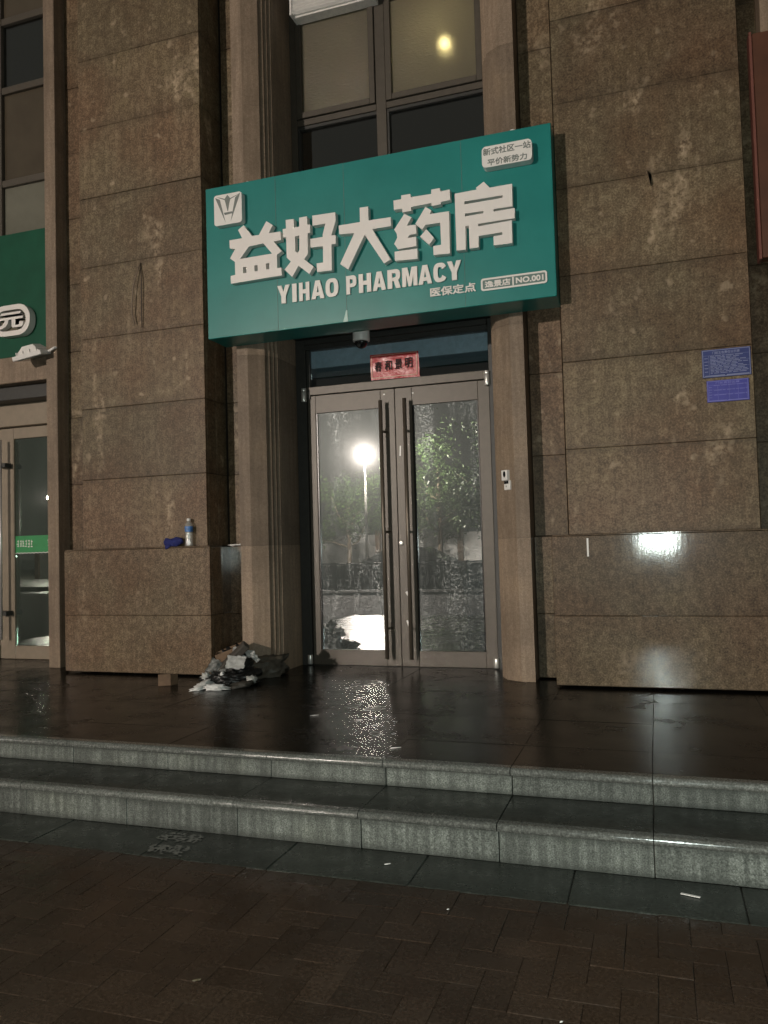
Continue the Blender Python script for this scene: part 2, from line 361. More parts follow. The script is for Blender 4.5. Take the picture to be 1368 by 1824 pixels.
for i in range(len(JX)-1):
    xb, xa = JX[i], JX[i+1]
    for y0, y1 in ((3.6255, 3.99), (3.99, 4.59), (4.59, 5.19), (5.19, 5.79), (5.79, 6.42)):
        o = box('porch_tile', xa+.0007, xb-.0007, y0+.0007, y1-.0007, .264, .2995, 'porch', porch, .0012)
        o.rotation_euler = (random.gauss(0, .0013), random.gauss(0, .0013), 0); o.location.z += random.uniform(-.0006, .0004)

# ------------------------------------------------------------------ the building
PF, UF, RW, JF, DP = 5.60, 5.68, 5.98, 5.79, 6.37       # plinth, pillar, recess wall, jamb front, door plane
bd = empty('commercial_building', (-2, 6, .3), 'brown granite building front with glass doors and windows', 'building')
ZJ = [1.345, 1.94, 2.553, 3.165, 3.79, 4.405, 5.02, 5.64, 6.26, 6.88, 7.5, 8.1]
def slabwall(parent, x0, x1, y, zs, mat, th=.03, side=None):
    for z0, z1 in zip(zs, zs[1:]):
        dy = random.uniform(-.0018, .0018)
        if side is None: o = box('slab', x0+.001, x1-.001, y+dy, y+th, z0+.0012, z1-.0012, mat, parent, .0025)
        else: o = box('slab', min(x0, x0+side*th)+dy, max(x0, x0+side*th)+dy, y+.001, x1-.001, z0+.0012, z1-.0012, mat, parent, .0025)
        if side is None: o.rotation_euler = (random.gauss(0, .0012), 0, random.gauss(0, .0012))
def pillar(px0, px1, ux0, ux1):
    c = box('pillar', ux0+.035, ux1-.035, UF+.032, 7.0, .3, 8.1, 'mortar', bd, 0)
    slabwall(c, ux0, ux1, UF, ZJ, 'granite')
    slabwall(c, ux0, 5.855, UF+.033, ZJ, 'granite', .03, 1); slabwall(c, ux1, 5.855, UF+.033, ZJ, 'granite', .03, -1)
    slabwall(c, ux0+.004, 6.02, 5.858, ZJ, 'granite', .028, 1); slabwall(c, ux1-.004, 6.02, 5.858, ZJ, 'granite', .028, -1)
    p = box('plinth', px0+.033, px1-.033, PF+.032, 6.05, .312, 1.325, 'mortar', bd, 0)
    slabwall(p, px0, px1, PF, [.318, .79, 1.335], 'plinth')
    slabwall(p, px0, 5.80, PF+.033, [.318, .79, 1.335], 'plinth', .03, 1); slabwall(p, px1, 5.80, PF+.033, [.318, .79, 1.335], 'plinth', .03, -1)
    slabwall(p, px1-.004, 6.0, 5.803, [.318, .79, 1.335], 'plinth', .028, -1)
    box('ledge', px0+.004, px1-.004, PF+.006, 5.80, 1.3365, 1.345, 'plinth', p, .002)
pillar(-4.80, -3.378, -4.665, -3.445)
pillar(-.685, .745, -.572, .645)
# recess walls
def recess(x0, x1):
    c = box('recess_wall', x0, x1, RW+.032, 7.0, .3, 8.1, 'mortar', bd, 0)
    slabwall(c, x0+.001, x1-.001, RW, ZJ, 'granite'); slabwall(c, x0+.001, x1-.001, RW-.045, [.31, .775, 1.34], 'plinth', .076)
recess(-5.062, -4.632); recess(-3.413, -3.20); recess(-.85, -.604); recess(.677, .80)
# fluted door surround: profile in plan, mirrored about the doorway's axis
AX = -2.03
prof = [(-1.175, 6.6), (-1.175, 5.79), (-1.076, 5.79), (-.957, 5.86)]
fl = [(-.957, 5.895)]
x, y = -.952, 5.895
for k in range(3):
    fl += [(x, y), (x+.0165, y+.012), (x+.0165, y+.040)]; x += .0165; y += .040
    fl += [(x-.006, y+.002)] if k < 2 else []
prof += fl[1:] + [(-.900, 6.02), (-.900, 6.6)]
def jamb(sign):
    P = [(AX+(px if sign < 0 else -px), py) for px, py in prof]; m = len(P)
    zs = [.3, 1.335, 2.9, 5.0, 8.1]; c = box('jamb', min(p[0] for p in P)+.02, max(p[0] for p in P)-.02, 6.05, 6.55, .3, 8.1, 'mortar', bd, 0)
    for z0, z1 in zip(zs, zs[1:]):
        v = [(a, q, z) for z in (z0+.0006, z1-.0006) for a, q in P]
        f = [tuple(range(m)), tuple(reversed(range(m, 2*m)))] + [(i, m+i, m+(i+1) % m, (i+1) % m) for i in range(m)]
        put('jamb_stone', v, f, 'jamb', c)
jamb(-1); jamb(1)
XL, XR = AX-.90, AX+.90        # clear opening -2.93 .. -1.13
# lintel block between door and upper window, soffit
box('lintel', XL, XR, 5.83, 6.55, 3.125, 4.0, 'frame_dark', bd, .003)
# door frame
fr = box('door_frame', XL+.002, XL+.095, 6.335, 6.42, .3, 3.12, 'frame_dark', bd, .003)
box('frame_post', XR-.095, XR-.002, 6.335, 6.42, .3, 3.12, 'frame_dark', fr, .003)
box('frame_head', XL+.096, XR-.096, 6.33, 6.42, 3.03, 3.12, 'frame_dark', fr, .003)
box('head_trim', XL+.096, XR-.096, 6.30, 6.329, 3.065, 3.10, 'frame_dark', fr, .003)
box('transom_bar', XL+.096, XR-.096, 6.345, 6.42, 2.632, 2.703, 'frame', fr, .003)
ti = XL+.096; tj = XR-.096
box('transom_bead', ti, ti+.03, 6.352, 6.40, 2.704, 3.029, 'frame_dark', fr, .002)
tp = box('transom_pane', ti+.031, tj, 6.385, 6.393, 2.704, 3.029, 'glass_transom', fr, 0)
# two leaves
MID = -2.035
def leaf(x0, x1, gx0, gx1, hx, hingex, lockside):
    d = box('door_leaf', gx0-.0, gx1+.0, DP-.012, DP+.03, .302, .432, 'frame', bd, .002)     # bottom rail
    box('top_rail', gx0, gx1, DP-.012, DP+.03, 2.472, 2.626, 'frame', d, .002)
    box('stile', x0, gx0-.0006, DP-.012, DP+.03, .302, 2.626, 'frame', d, .003); box('stile', gx1+.0006, x1, DP-.012, DP+.03, .302, 2.626, 'frame', d, .003)
    for a, b_, z0, z1 in ((gx0, gx0+.012, .433, 2.471), (gx1-.012, gx1, .433, 2.471)): box('glazing_bead', a, b_, DP-.004, DP+.012, z0, z1, 'black', d, .001)
    box('pane', gx0+.0125, gx1-.0125, DP+.004, DP+.011, .433, 2.471, 'glass_door', d, 0)
    h = tubeo('handle', [(hx, DP-.095, .372), (hx, DP-.095, 2.52)], .0165, 'handle', d, 14)
    s = 1 if lockside else -1
    for z in (.62, 1.42, 2.26):
        bx = hx+.028*s; tubeo('bracket', [(hx, DP-.095, z), (bx, DP-.012, z)], .010, 'handle', h, 8)
        box('bracket_plate', bx-.016, bx+.016, DP-.017, DP-.0125, z-.04, z+.04, 'handle', h, .001)
    for z0, z1 in ((2.575, 2.66), (2.664, 2.692)): lathe('hinge', (hingex, DP-.045, z0), [(.021, 0), (.0225, .003), (.0225, z1-z0-.003), (.021, z1-z0)], 'steel', d)
    lathe('hinge', (hingex, DP-.04, .31), [(.021, 0), (.0225, .003), (.0225, .075), (.021, .078)], 'steel', d)
    box('hinge_plate', hingex-.014, hingex+.05 if hingex < AX else hingex+.014, DP-.026, DP-.0125, 2.60, 2.68, 'frame_dark', d, .001)
    return d
d1 = leaf(XL+.099, MID-.002, -2.757, -2.162, -2.135, -2.852, True)
d2 = leaf(MID+.002, XR-.099, -1.885, -1.325, -1.925, -1.238, False)
for q, dd in ((ony(637*.2742+540, 975*.2742+700, DP-.016), d2),):
    lathe('lock_cylinder', (q.x, DP-.0125, q.z), [(.021, 0), (.021, .006), (.012, .008)], 'steel', dd, axis='Y')
for px, py, ww, hh, tl_ in ((713, 803, .012, .085, .05), (725.5, 1057, .02, .035, -.5), (727, 1110, .016, .05, -.35), (684, 702.5, .016, .012, 0), (735, 700, .016, .012, 0)):
    q = ony(px, py, DP-.014)
    M = Matrix.Translation((q.x, DP-.0135, q.z)) @ Matrix.Rotation(tl_, 4, 'Y')
    box('label_scrap', -ww/2, ww/2, -.0008, .0008, -hh/2, hh/2, 'white_plastic', d2 if px > 706 else d1, .0003, M=M)
box('threshold', XL+.01, XR-.01, 6.33, 6.42, .2995, .3015, 'frame_dark', bd, 0)

# upper window
uw = box('upper_window', XL+.002, XL+.06, 6.36, 6.46, 4.002, 8.1, 'frame', bd, .003)
box('window_post', XR-.06, XR-.002, 6.36, 6.46, 4.002, 8.1, 'frame', uw, .003)
box('mullion', -2.125, -2.035, 6.36, 6.46, 4.002, 8.1, 'frame', uw, .004)
for (a, b_) in ((XL+.061, -2.126), (-2.034, XR-.061)):
    for z in (5.045, 6.03): box('window_rail', a, b_, 6.362, 6.458, z, z+.055, 'frame', uw, .003)
    for z0, z1, mt in ((4.002, 5.044, 'glass_dark'), (5.101, 6.029, 'film'), (6.086, 7.1, 'glass_dark')):
        if mt == 'film':
            s = box('sash', a+.004, a+.055, 6.345, 6.40, z0+.004, z1-.004, 'frame', uw, .003)
            box('sash_rail', b_-.055, b_-.004, 6.345, 6.40, z0+.004, z1-.004, 'frame', s, .003)
            box('sash_rail', a+.056, b_-.056, 6.345, 6.40, z0+.004, z0+.055, 'frame', s, .003); box('sash_rail', a+.056, b_-.056, 6.345, 6.40, z1-.055, z1-.004, 'frame', s, .003)
            if 'film' not in MT:
                q = NB('film_covered_glass'); rp = q.bump(q.noise(24, 3, .6, (1.2, 1, 2.6)), .7, .008)
                df = q.n('ShaderNodeBsdfDiffuse'); df.inputs[0].default_value = (.27, .24, .18, 1); tl2 = q.n('ShaderNodeBsdfTranslucent'); tl2.inputs[0].default_value = (.50, .46, .34, 1)
                rf = q.n('ShaderNodeBsdfRefraction'); rf.inputs['Roughness'].default_value = .62; rf.inputs['IOR'].default_value = 1.15; rf.inputs[0].default_value = (.8, .75, .55, 1); q.l(rp, rf.inputs['Normal'])
                gl = q.n('ShaderNodeBsdfGlossy'); gl.inputs['Roughness'].default_value = .10; q.l(rp, gl.inputs['Normal'])
                m1 = q.n('ShaderNodeMixShader'); m1.inputs[0].default_value = .45; q.l(df.outputs[0], m1.inputs[1]); q.l(tl2.outputs[0], m1.inputs[2])
                m3 = q.n('ShaderNodeMixShader'); m3.inputs[0].default_value = .30; q.l(m1.outputs[0], m3.inputs[1]); q.l(rf.outputs[0], m3.inputs[2])
                m2 = q.n('ShaderNodeMixShader'); m2.inputs[0].default_value = .06; q.l(m3.outputs[0], m2.inputs[1]); q.l(gl.outputs[0], m2.inputs[2]); MT['film'] = q.end(m2.outputs[0])
            box('pane', a+.056, b_-.056, 6.372, 6.378, z0+.056, z1-.056, 'film', s, 0)
        else:
            box('glazing_bead', a, a+.02, 6.372, 6.40, z0+.001, z1-.001, 'frame_dark', uw, .002)
            box('glazing_bead', a+.021, b_, 6.372, 6.40, z1-.03, z1-.001, 'frame_dark', uw, .002)
            box('pane', a+.021, b_, 6.402, 6.408, z0+.001, z1-.031, mt, uw, 0)
# dark rooms behind the glass
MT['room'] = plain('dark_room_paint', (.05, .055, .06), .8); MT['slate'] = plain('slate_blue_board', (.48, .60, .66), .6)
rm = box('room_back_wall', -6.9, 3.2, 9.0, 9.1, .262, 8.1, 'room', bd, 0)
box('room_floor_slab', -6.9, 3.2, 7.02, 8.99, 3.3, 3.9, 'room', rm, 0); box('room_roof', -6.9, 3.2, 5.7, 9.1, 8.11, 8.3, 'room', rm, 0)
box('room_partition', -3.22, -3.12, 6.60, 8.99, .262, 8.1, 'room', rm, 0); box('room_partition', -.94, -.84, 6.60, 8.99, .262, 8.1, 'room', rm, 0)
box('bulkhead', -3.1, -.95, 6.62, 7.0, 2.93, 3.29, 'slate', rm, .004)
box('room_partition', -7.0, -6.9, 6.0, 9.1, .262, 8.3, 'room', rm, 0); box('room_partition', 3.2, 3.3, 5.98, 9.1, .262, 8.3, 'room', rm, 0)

# ------------------------------------------------------------------ things inside the pharmacy
cb = empty('display_cabinet', (-1.35, 7.5, .3), 'dim tall cabinet inside the pharmacy behind the right door', 'cabinet')
box('carcass', -1.72, -1.08, 7.3, 7.7, .302, 2.0, plain('cabinet_paint', (.16, .20, .22), .5), cb, .004)
for z in (.75, 1.2, 1.62): box('shelf_front', -1.70, -1.10, 7.28, 7.299, z, z+.03, 'white_plastic', cb, .002)
bm = bmesh.new(); q = ony(828, 992, 7.2)
for c, r, s3 in (((q.x, 7.2, q.z-.02), .085, (1, .8, .9)), ((q.x+.06, 7.2, q.z-.07), .05, (1.2, .8, .6)), ((q.x+.0, 7.2, q.z+.06), .03, (1, .8, 1.6)), ((q.x-.07, 7.2, q.z-.05), .04, (1, .8, .8))): ico(bm, c, r, 3, s3)
for v in bm.verts: v.co += Vector((noise.noise(v.co*30), noise.noise(v.co*30+Vector((5, 1, 2))), noise.noise(v.co*26)))*.018
o = putbm('plastic_bag', bm, plain('bag_white', (.62, .62, .60), .4), None, True); tag(o, 'crumpled white bag behind the glass of the right door', 'bag')
box('counter', -1.62, -1.16, 7.0, 7.27, .302, 1.245, plain('counter_paint', (.10, .12, .14), .4), None, .006)
tag(bpy.data.objects['counter'], 'low dark counter standing behind the right door glass', 'counter')
q0, q1 = ony(595, 852, DP+.02), ony(640, 890, DP+.02)
pn = empty('paper_notice', (q0.x, DP+.016, q1.z), 'white paper notice taped inside the left door glass, seen from behind', 'notice')
bm = bmesh.new(); n = 6
gv = [[bm.verts.new((q0.x+(q1.x-q0.x)*i/n, DP+.014+.004*math.sin(i*1.3+j), q0.z+(q1.z-q0.z)*j/n)) for j in range(n+1)] for i in range(n+1)]
for i in range(n):
    for j in range(n): bm.faces.new((gv[i][j], gv[i+1][j], gv[i+1][j+1], gv[i][j+1]))
putbm('sheet', bm, plain('thin_paper', (.42, .43, .42), .7), pn, True)
for k, s in enumerate((2, 4, 5, 4)):
    za = q0.z-.03-.042*k; marks('print', s, q0.x+.02, q1.x-.03-(.06 if k == 0 else 0), za-.03, za, DP+.0105, .0005, 'ink', pn, k)
lm = empty('pendant_lamp', (-1.55, 6.62, 5.5), 'small warm lit lamp glowing behind the film covered upper window', 'lamp')
q = ony(792, 78, 6.70)
bm = bmesh.new(); ico(bm, q, .04, 2); putbm('bulb', bm, emit('warm_bulb', (1, .92, .68), 75), lm, True)
tubeo('cord', [(q.x, q.y, q.z+.03), (q.x, q.y, 6.7)], .006, 'black', lm); lathe('socket', (q.x, q.y, q.z+.033), [(.02, 0), (.024, .03), (.012, .05)], 'black', lm)

# ------------------------------------------------------------------ left shop front and right edge
ls = box('shop_pilaster', -5.185, -5.063, 5.84, 6.6, .3, 8.1, 'jamb', bd, .004)
lf = box('shop_front_frame', -6.9, -5.187, 6.22, 6.30, 2.58, 2.93, 'frame_tan' if 'frame_tan' in MT else MT.setdefault('frame_tan', plain('tan_aluminium', (.23, .185, .135), .42, .1, 12, Metallic=.15)), bd, .004)
box('lintel_ledge', -6.9, -5.187, 5.93, 6.40, 2.93, 3.175, 'jamb', lf, .006)
box('lintel_shade_strip', -6.9, -5.187, 6.05, 6.219, 2.80, 2.929, 'frame_dark', lf, .004)  # dark strip added in place of the shade under the ledge
box('wall_panel', -6.9, -5.187, 6.10, 6.40, 3.176, 4.43, 'jamb', lf, .004)
sl = box('shop_door_leaf', -5.985, -5.30, 6.285, 6.325, .302, .43, 'frame_tan', bd, .003)
box('top_rail', -5.985, -5.30, 6.285, 6.325, 2.465, 2.575, 'frame_tan', sl, .003); box('stile', -6.165, -5.986, 6.285, 6.325, .302, 2.575, 'frame_tan', sl, .003)
box('stile', -5.299, -5.19, 6.285, 6.325, .302, 2.575, 'frame_tan', sl, .003)
box('pane', -5.984, -5.301, 6.302, 6.31, .431, 2.464, 'glass_left', sl, 0)
h = tubeo('handle', [(-6.065, 6.19, .5), (-6.065, 6.19, 2.45)], .016, 'steel', sl, 12)
for z in (.75, 2.2): box('bracket', -6.12, -6.01, 6.195, 6.284, z-.022, z+.022, 'frame_dark', h, .003)
sl2 = box('shop_door_leaf', -6.85, -6.18, 6.285, 6.325, .302, .43, 'frame_tan', bd, .003); box('stile', -6.30, -6.169, 6.283, 6.325, .431, 2.575, 'frame_tan', sl2, .003)
box('pane', -6.85, -6.301, 6.302, 6.31, .431, 2.575, 'glass_left', sl2, 0)
st = empty('door_sticker', (-5.7, 6.28, 1.3), 'green strip sticker with white lettering across the left shop door glass', 'sticker')
a = ony(31, 955, 6.296); c = ony(97, 983, 6.296); stz0, stz1 = c.z, a.z
box('strip', -5.983, -5.302, 6.297, 6.2995, stz0, stz1, plain('sticker_green', (.02, .24, .07), .45), st, 0)
pts = [(-5.983+k*.0227, stz0-.004+.008*(k % 2)) for k in range(31)]
shape('wavy_line', [[(x, z) for x, z in pts]+[(x, z-.006) for x, z in reversed(pts)]], 6.2965, .001, 'white_plastic', st)
marks('lettering', 3, -5.60, -5.49, stz0+.05, stz1-.03, 6.2965, .0008, 'white_plastic', st, 5); marks('lettering', 6, -5.97, -5.77, stz0+.05, stz1-.04, 6.2965, .0008, 'white_plastic', st, 6)
# its upper windows
lw_ = box('shop_window', -6.9, -5.187, 6.28, 6.36, 4.431, 4.50, 'frame', bd, .004)
box('mullion', -6.17, -6.10, 6.275, 6.36, 4.501, 8.1, 'frame', lw_, .004)
for z in (5.02, 5.98, 6.70): box('window_rail', -6.099, -5.187, 6.28, 6.355, z, z+.07, 'frame', lw_, .004); box('window_rail', -6.9, -6.171, 6.28, 6.355, z, z+.07, 'frame', lw_, .004)
for z0, z1, mt in ((4.501, 5.019, 'film_lit'), (5.091, 5.979, 'film2'), (6.051, 6.699, 'glass_dark'), (6.771, 8.09, 'film2')):
    if 'film_lit' not in MT: MT['film_lit'] = plain('lit_film_glass', (.15, .145, .115), .2, .12, 3, Coat_Weight=.3)  # paler film for the lower panes, their lit look put into the colour
    if 'film2' not in MT: MT['film2'] = plain('brown_film_glass', (.075, .06, .042), .18, .15, 3, Coat_Weight=.4)
    for a, c in ((-6.099, -5.187), (-6.9, -6.171)): box('pane', a, c, 6.315, 6.322, z0, z1, mt, lw_, 0)
# green sign of the left shop
gs = empty('shop_sign', (-6, 5.95, 3.18), 'dark green shop sign with a white framed character at the left edge', 'sign')
box('panel', -6.9, -5.20, 5.955, 6.095, 3.18, 4.365, 'green', gs, .004)
c0, c1, c2 = ony(-14, 570, 5.88), ony(53, 565, 5.88), ony(20, 598, 5.88); ct = ony(33, 541, 5.88)
x0, x1, z0, z1 = c0.x, c1.x, c2.z, ct.z
shape('ring', [rrect(x0, x1, z0, z1, (z1-z0)*.46, 7), rrect(x0+.047, x1-.047, z0+.047, z1-.047, (z1-z0)*.33, 7)], 5.952, .072, 'white_face', gs)
shape('badge_ground', [rrect(x0+.046, x1-.046, z0+.046, z1-.046, (z1-z0)*.33, 7)], 5.952, .02, plain('badge_brown', (.10, .085, .05), .5), gs)
text_rect('character', '元', x0+.075, x1-.075, z0+.07, z1-.07, 5.93, .045, 'white_face', gs, .035)
# floodlight below it
fl_ = empty('floodlight', (-5.37, 5.75, 3.15), 'white unlit floodlight on a bracket under the green sign', 'floodlight')
qa = ony(62, 630, 5.82); M = Matrix.Translation((qa.x, 5.80, qa.z)) @ Matrix.Rotation(-.12, 4, 'Y') @ Matrix.Rotation(.25, 4, 'X')
bm = bmesh.new(); vs = addbox(bm, -.16, .16, -.10, .10, -.04, .0, .004, 1, M); put_ = putbm('rim', bm, 'white_plastic', fl_)
v = [M @ Vector(p) for p in [(-.13, -.08, .001), (.13, -.08, .001), (.13, .08, .001), (-.13, .08, .001), (-.06, -.05, .072), (.06, -.05, .072), (.06, .05, .072), (-.06, .05, .072)]]
put('housing', v, [(0, 1, 5, 4), (1, 2, 6, 5), (2, 3, 7, 6), (3, 0, 4, 7), (4, 5, 6, 7), (3, 2, 1, 0)], 'white_plastic', fl_)
for k in range(4): box('fin', -.12+.075*k, -.115+.075*k, -.085, .085, .002, .03, 'white_plastic', fl_, 0, M=M)
box('lamp_glass', -.13, .13, -.075, .075, -.046, -.0405, plain('lamp_glass_grey', (.25, .25, .22), .15), fl_, .001, M=M)
tubeo('bracket', [M @ Vector((.165, 0, -.02)), M @ Vector((.22, .02, .0)), M @ Vector((.22, .14, .0))], .012, 'white_plastic', fl_)
# right edge: maroon sign panel and the next door jamb
o = empty('wall_panel_sign', (1.5, 5.75, 3.1), 'dark maroon sign panel cut by the right edge', 'sign')
box('panel', .735, 3.2, 5.70, 5.80, 3.12, 4.63, 'maroon', o, .004); box('panel_rim', .715, .733, 5.69, 5.80, 3.11, 4.64, plain('maroon_rim', (.16, .06, .045), .4), o, .003)
box('jamb_stone', .802, 1.15, 5.79, 6.6, .3, 8.1, 'jamb', bd, .006); box('shop_wall', 1.152, 3.2, 6.1, 6.2, .3, 8.1, 'granite', bd, 0)

# ------------------------------------------------------------------ pharmacy sign
SY, LY = 5.5, 5.498
sx0, sx1, sz0, sz1 = -3.296, -.574, 2.978, 4.19
sg = empty('pharmacy_sign', (-1.93, 5.64, sz0), 'large teal pharmacy sign with raised white characters above the door', 'sign')
box('panel', sx0, sx1, SY, 5.785, sz0, sz1, 'teal', sg, .004)
def P(zx, zy, X, Y, S, yp):
    q = ony(X+zx/S, Y+zy/S, yp); return (q.x, q.z)
def glyph(name, region, polys, depth=.05, mat='white_face'):
    X, Y, S = region; return shape(name, [[P(a, c, X, Y, S, SY-depth) for a, c in p] for p in polys], LY, depth, mat, sg)
RA, RB, RC, RD, RE, RF = (400, 360, 6.514), (590, 320, 5.948), (790, 310, 9.771), (370, 330, 17.1), (850, 235, 12.436), (480, 450, 2.682)
glyph('raised_character', RA, [[(158, 325), (222, 268), (318, 392), (400, 382), (486, 222), (560, 268), (515, 360), (650, 342), (655, 440), (570, 458), (665, 570), (608, 612), (612, 765), (660, 760), (665, 850), (75, 948), (72, 858), (125, 845), (122, 695), (65, 655), (125, 545), (62, 540), (58, 445), (205, 420)],
    [(285, 515), (450, 480), (552, 598), (182, 660)], [(215, 755), (253, 750), (255, 822), (217, 828)], [(347, 735), (385, 730), (387, 800), (349, 805)], [(482, 714), (518, 708), (520, 778), (484, 783)]])
glyph('raised_character', RA, [[(710, 208), (803, 196), (806, 295), (868, 285), (866, 182), (956, 165), (960, 262), (992, 258), (994, 355), (965, 360), (968, 600), (925, 665), (1036, 750), (985, 835), (860, 740), (785, 868), (698, 785), (770, 690), (722, 645), (716, 408), (680, 412), (676, 315), (714, 308)],
    [(818, 398), (868, 388), (868, 560), (845, 592), (822, 570)],
    [(1018, 158), (1285, 118), (1290, 215), (1240, 388), (1288, 382), (1292, 485), (1242, 492), (1245, 792), (1075, 812), (1070, 712), (1145, 702), (1142, 512), (1000, 528), (996, 428), (1140, 405), (1140, 375), (1170, 250), (1022, 275)]])
glyph('raised_character', RB, [[(302, 298), (392, 286), (396, 432), (630, 398), (634, 492), (435, 525), (630, 845), (560, 888), (355, 585), (182, 950), (95, 895), (245, 568), (85, 580), (80, 487), (305, 450)]])
glyph('raised_character', RB, [[(660, 222), (742, 208), (742, 168), (838, 152), (844, 186), (1060, 152), (1060, 106), (1153, 90), (1156, 125), (1257, 105), (1260, 215), (1160, 238), (1162, 262), (1066, 280), (1062, 248), (846, 290), (850, 330), (755, 348), (750, 308), (665, 322)],
    [(775, 362), (850, 400), (800, 490), (898, 478), (903, 572), (835, 585), (808, 620), (900, 605), (903, 705), (708, 738), (668, 682), (700, 615), (695, 575), (668, 530)],
    [(672, 765), (912, 730), (915, 838), (676, 862)],
    [(1000, 288), (1062, 328), (1045, 365), (1248, 335), (1258, 782), (1085, 800), (1080, 705), (1165, 690), (1155, 455), (1000, 480), (965, 530), (892, 468)],
    [(1008, 525), (1090, 618), (1040, 690), (942, 605)]])
glyph('raised_character', RC, [[(195, 345), (575, 272), (565, 240), (700, 135), (805, 238), (1192, 170), (1200, 562), (872, 612), (872, 655), (1240, 592), (1240, 768), (605, 868), (605, 912), (1190, 805), (1200, 1200), (875, 1245), (868, 1085), (1025, 1058), (1025, 1012), (612, 1080), (612, 1275), (455, 1300), (440, 900), (382, 905), (388, 1315), (228, 1335)],
    [(365, 480), (1030, 370), (1030, 415), (365, 530)], [(372, 690), (695, 645), (695, 685), (372, 738)]])
def prect(reg, tl, tr, bl, br, yp):
    p = [P(*q, *reg, yp) for q in (tl, tr, bl, br)]
    return (p[0][0]+p[2][0])/2, (p[1][0]+p[3][0])/2, (p[2][1]+p[3][1])/2, (p[0][1]+p[1][1])/2
# emblem box
r = prect(RD, (188, 330), (1032, 185), (212, 1262), (1045, 1112), SY-.055)
eb = shape('emblem_box', [rrect(*r[:2], *r[2:], .022)], LY, .055, 'white_plastic', sg)
for pl in ([(235, 400), (372, 448), (392, 520), (548, 1135)], [(605, 295), (690, 395), (880, 300), (985, 235), (890, 310), (690, 425), (660, 560), (625, 790), (605, 780), (540, 520), (520, 455), (270, 375), (400, 390), (525, 420), (550, 375)],
           [(497, 845), (752, 795), (758, 855), (530, 912)], [(988, 235), (955, 350), (710, 1085), (840, 375)]):
    shape('emblem_mark', [[P(a, c, *RD, SY-.055) for a, c in pl]], LY-.0555, .0012, 'ink', eb)
# slogan box
r = prect(RE, (95, 350), (1200, 135), (112, 825), (1222, 590), SY-.07)
sb = shape('slogan_box', [rrect(*r[:2], *r[2:], .03)], LY, .07, 'white_plastic', sg)
t = prect(RE, (125, 385), (1185, 185), (135, 545), (1185, 345), SY-.071); text_rect('slogan_text', '新式社区一站', *t, LY-.0705, .0012, 'ink', sb, .02)
t = prect(RE, (228, 600), (1105, 460), (228, 760), (1105, 600), SY-.071); text_rect('slogan_text', '平价新势力', *t, LY-.0705, .0012, 'ink', sb, .02)
# latin lettering, letter by letter
WORD = 'YIHAO PHARMACY'
def arc(cx, cz, rx, rz, a0, a1, n=14, e=.72):
    o_ = []
    for k in range(n+1):
        a = math.radians(a0+(a1-a0)*k/n); c_, s_ = math.cos(a), math.sin(a)
        o_.append((cx+rx*math.copysign(abs(c_)**e, c_), cz+rz*math.copysign(abs(s_)**e, s_)))
    return o_
bowl = [(.36, .80)] + arc(.50, .685, .15, .115, 90, -90, 8) + [(.36, .57)]
GL = {'Y': [[(0, 1), (.34, 1), (.5, .64), (.66, 1), (1, 1), (.68, .40), (.68, 0), (.32, 0), (.32, .40)]], 'I': [[(0, 0), (0, 1), (1, 1), (1, 0)]],
      'H': [[(0, 0), (0, 1), (.35, 1), (.35, .62), (.65, .62), (.65, 1), (1, 1), (1, 0), (.65, 0), (.65, .40), (.35, .40), (.35, 0)]],
      'A': [[(0, 0), (.32, 1), (.68, 1), (1, 0), (.68, 0), (.63, .17), (.37, .17), (.32, 0)], [(.42, .36), (.58, .36), (.5, .72)]],
      'O': [arc(.5, .5, .5, .5, 0, 345, 23), arc(.5, .5, .17, .30, 0, 340, 17)],
      'P': [[(0, 0), (0, 1)] + arc(.58, .69, .42, .31, 90, -90, 12) + [(.36, .38), (.36, 0)], bowl],
      'R': [[(0, 0), (0, 1)] + arc(.56, .70, .42, .30, 90, -60, 12) + [(1, 0), (.64, 0), (.47, .40), (.36, .40), (.36, 0)], bowl],
      'M': [[(0, 0), (0, 1), (.36, 1), (.5, .48), (.64, 1), (1, 1), (1, 0), (.74, 0), (.74, .62), (.59, 0), (.41, 0), (.26, .62), (.26, 0)]],
      'C': [arc(.5, .5, .5, .5, 28, 332, 24) + [(.66, .36)] + arc(.5, .5, .17, .29, 318, 42, 14) + [(.66, .64)]]}
LET = [('Y', 38, 97), ('I', 109, 130), ('H', 142, 191), ('A', 200, 262), ('O', 268, 329), ('P', 367, 416), ('H', 427, 486), ('A', 493, 556), ('R', 564, 626), ('M', 634, 706), ('A', 711, 776), ('C', 783, 846), ('Y', 849, 917)]
def basel(x, top): return (160-(160-34)*(x-38)/(917-38)) if top else (244-(244-131)*(x-60)/(885-60))
for ch, a, c in LET:
    t = prect(RF, (a, basel(a, 1)), (c, basel(c, 1)), (a, basel(a, 0)), (c, basel(c, 0)), SY-.012)
    shape('raised_letter', [[(t[0]+(t[1]-t[0])*u, t[2]+(t[3]-t[2])*w_) for u, w_ in p] for p in GL[ch]], LY, .012, 'white_face', sg)
t = prect(RF, (768, 170), (985, 140), (768, 214), (985, 184), SY-.006); text_rect('small_characters', '医保定点', *t, LY, .006, 'white_face', sg, .022)
r = prect(RF, (1009, 128), (1326, 82), (1012, 187), (1327, 142), SY-.006)
shape('badge_frame', [rrect(*r, .018), rrect(r[0]+.012, r[1]-.012, r[2]+.012, r[3]-.012, .010)], LY, .006, 'white_face', sg)
bgp = shape('badge_ground', [rrect(r[0]+.013, r[1]-.013, r[2]+.013, r[3]-.013, .008)], LY, .003, plain('badge_grey', (.12, .19, .17), .4), sg)
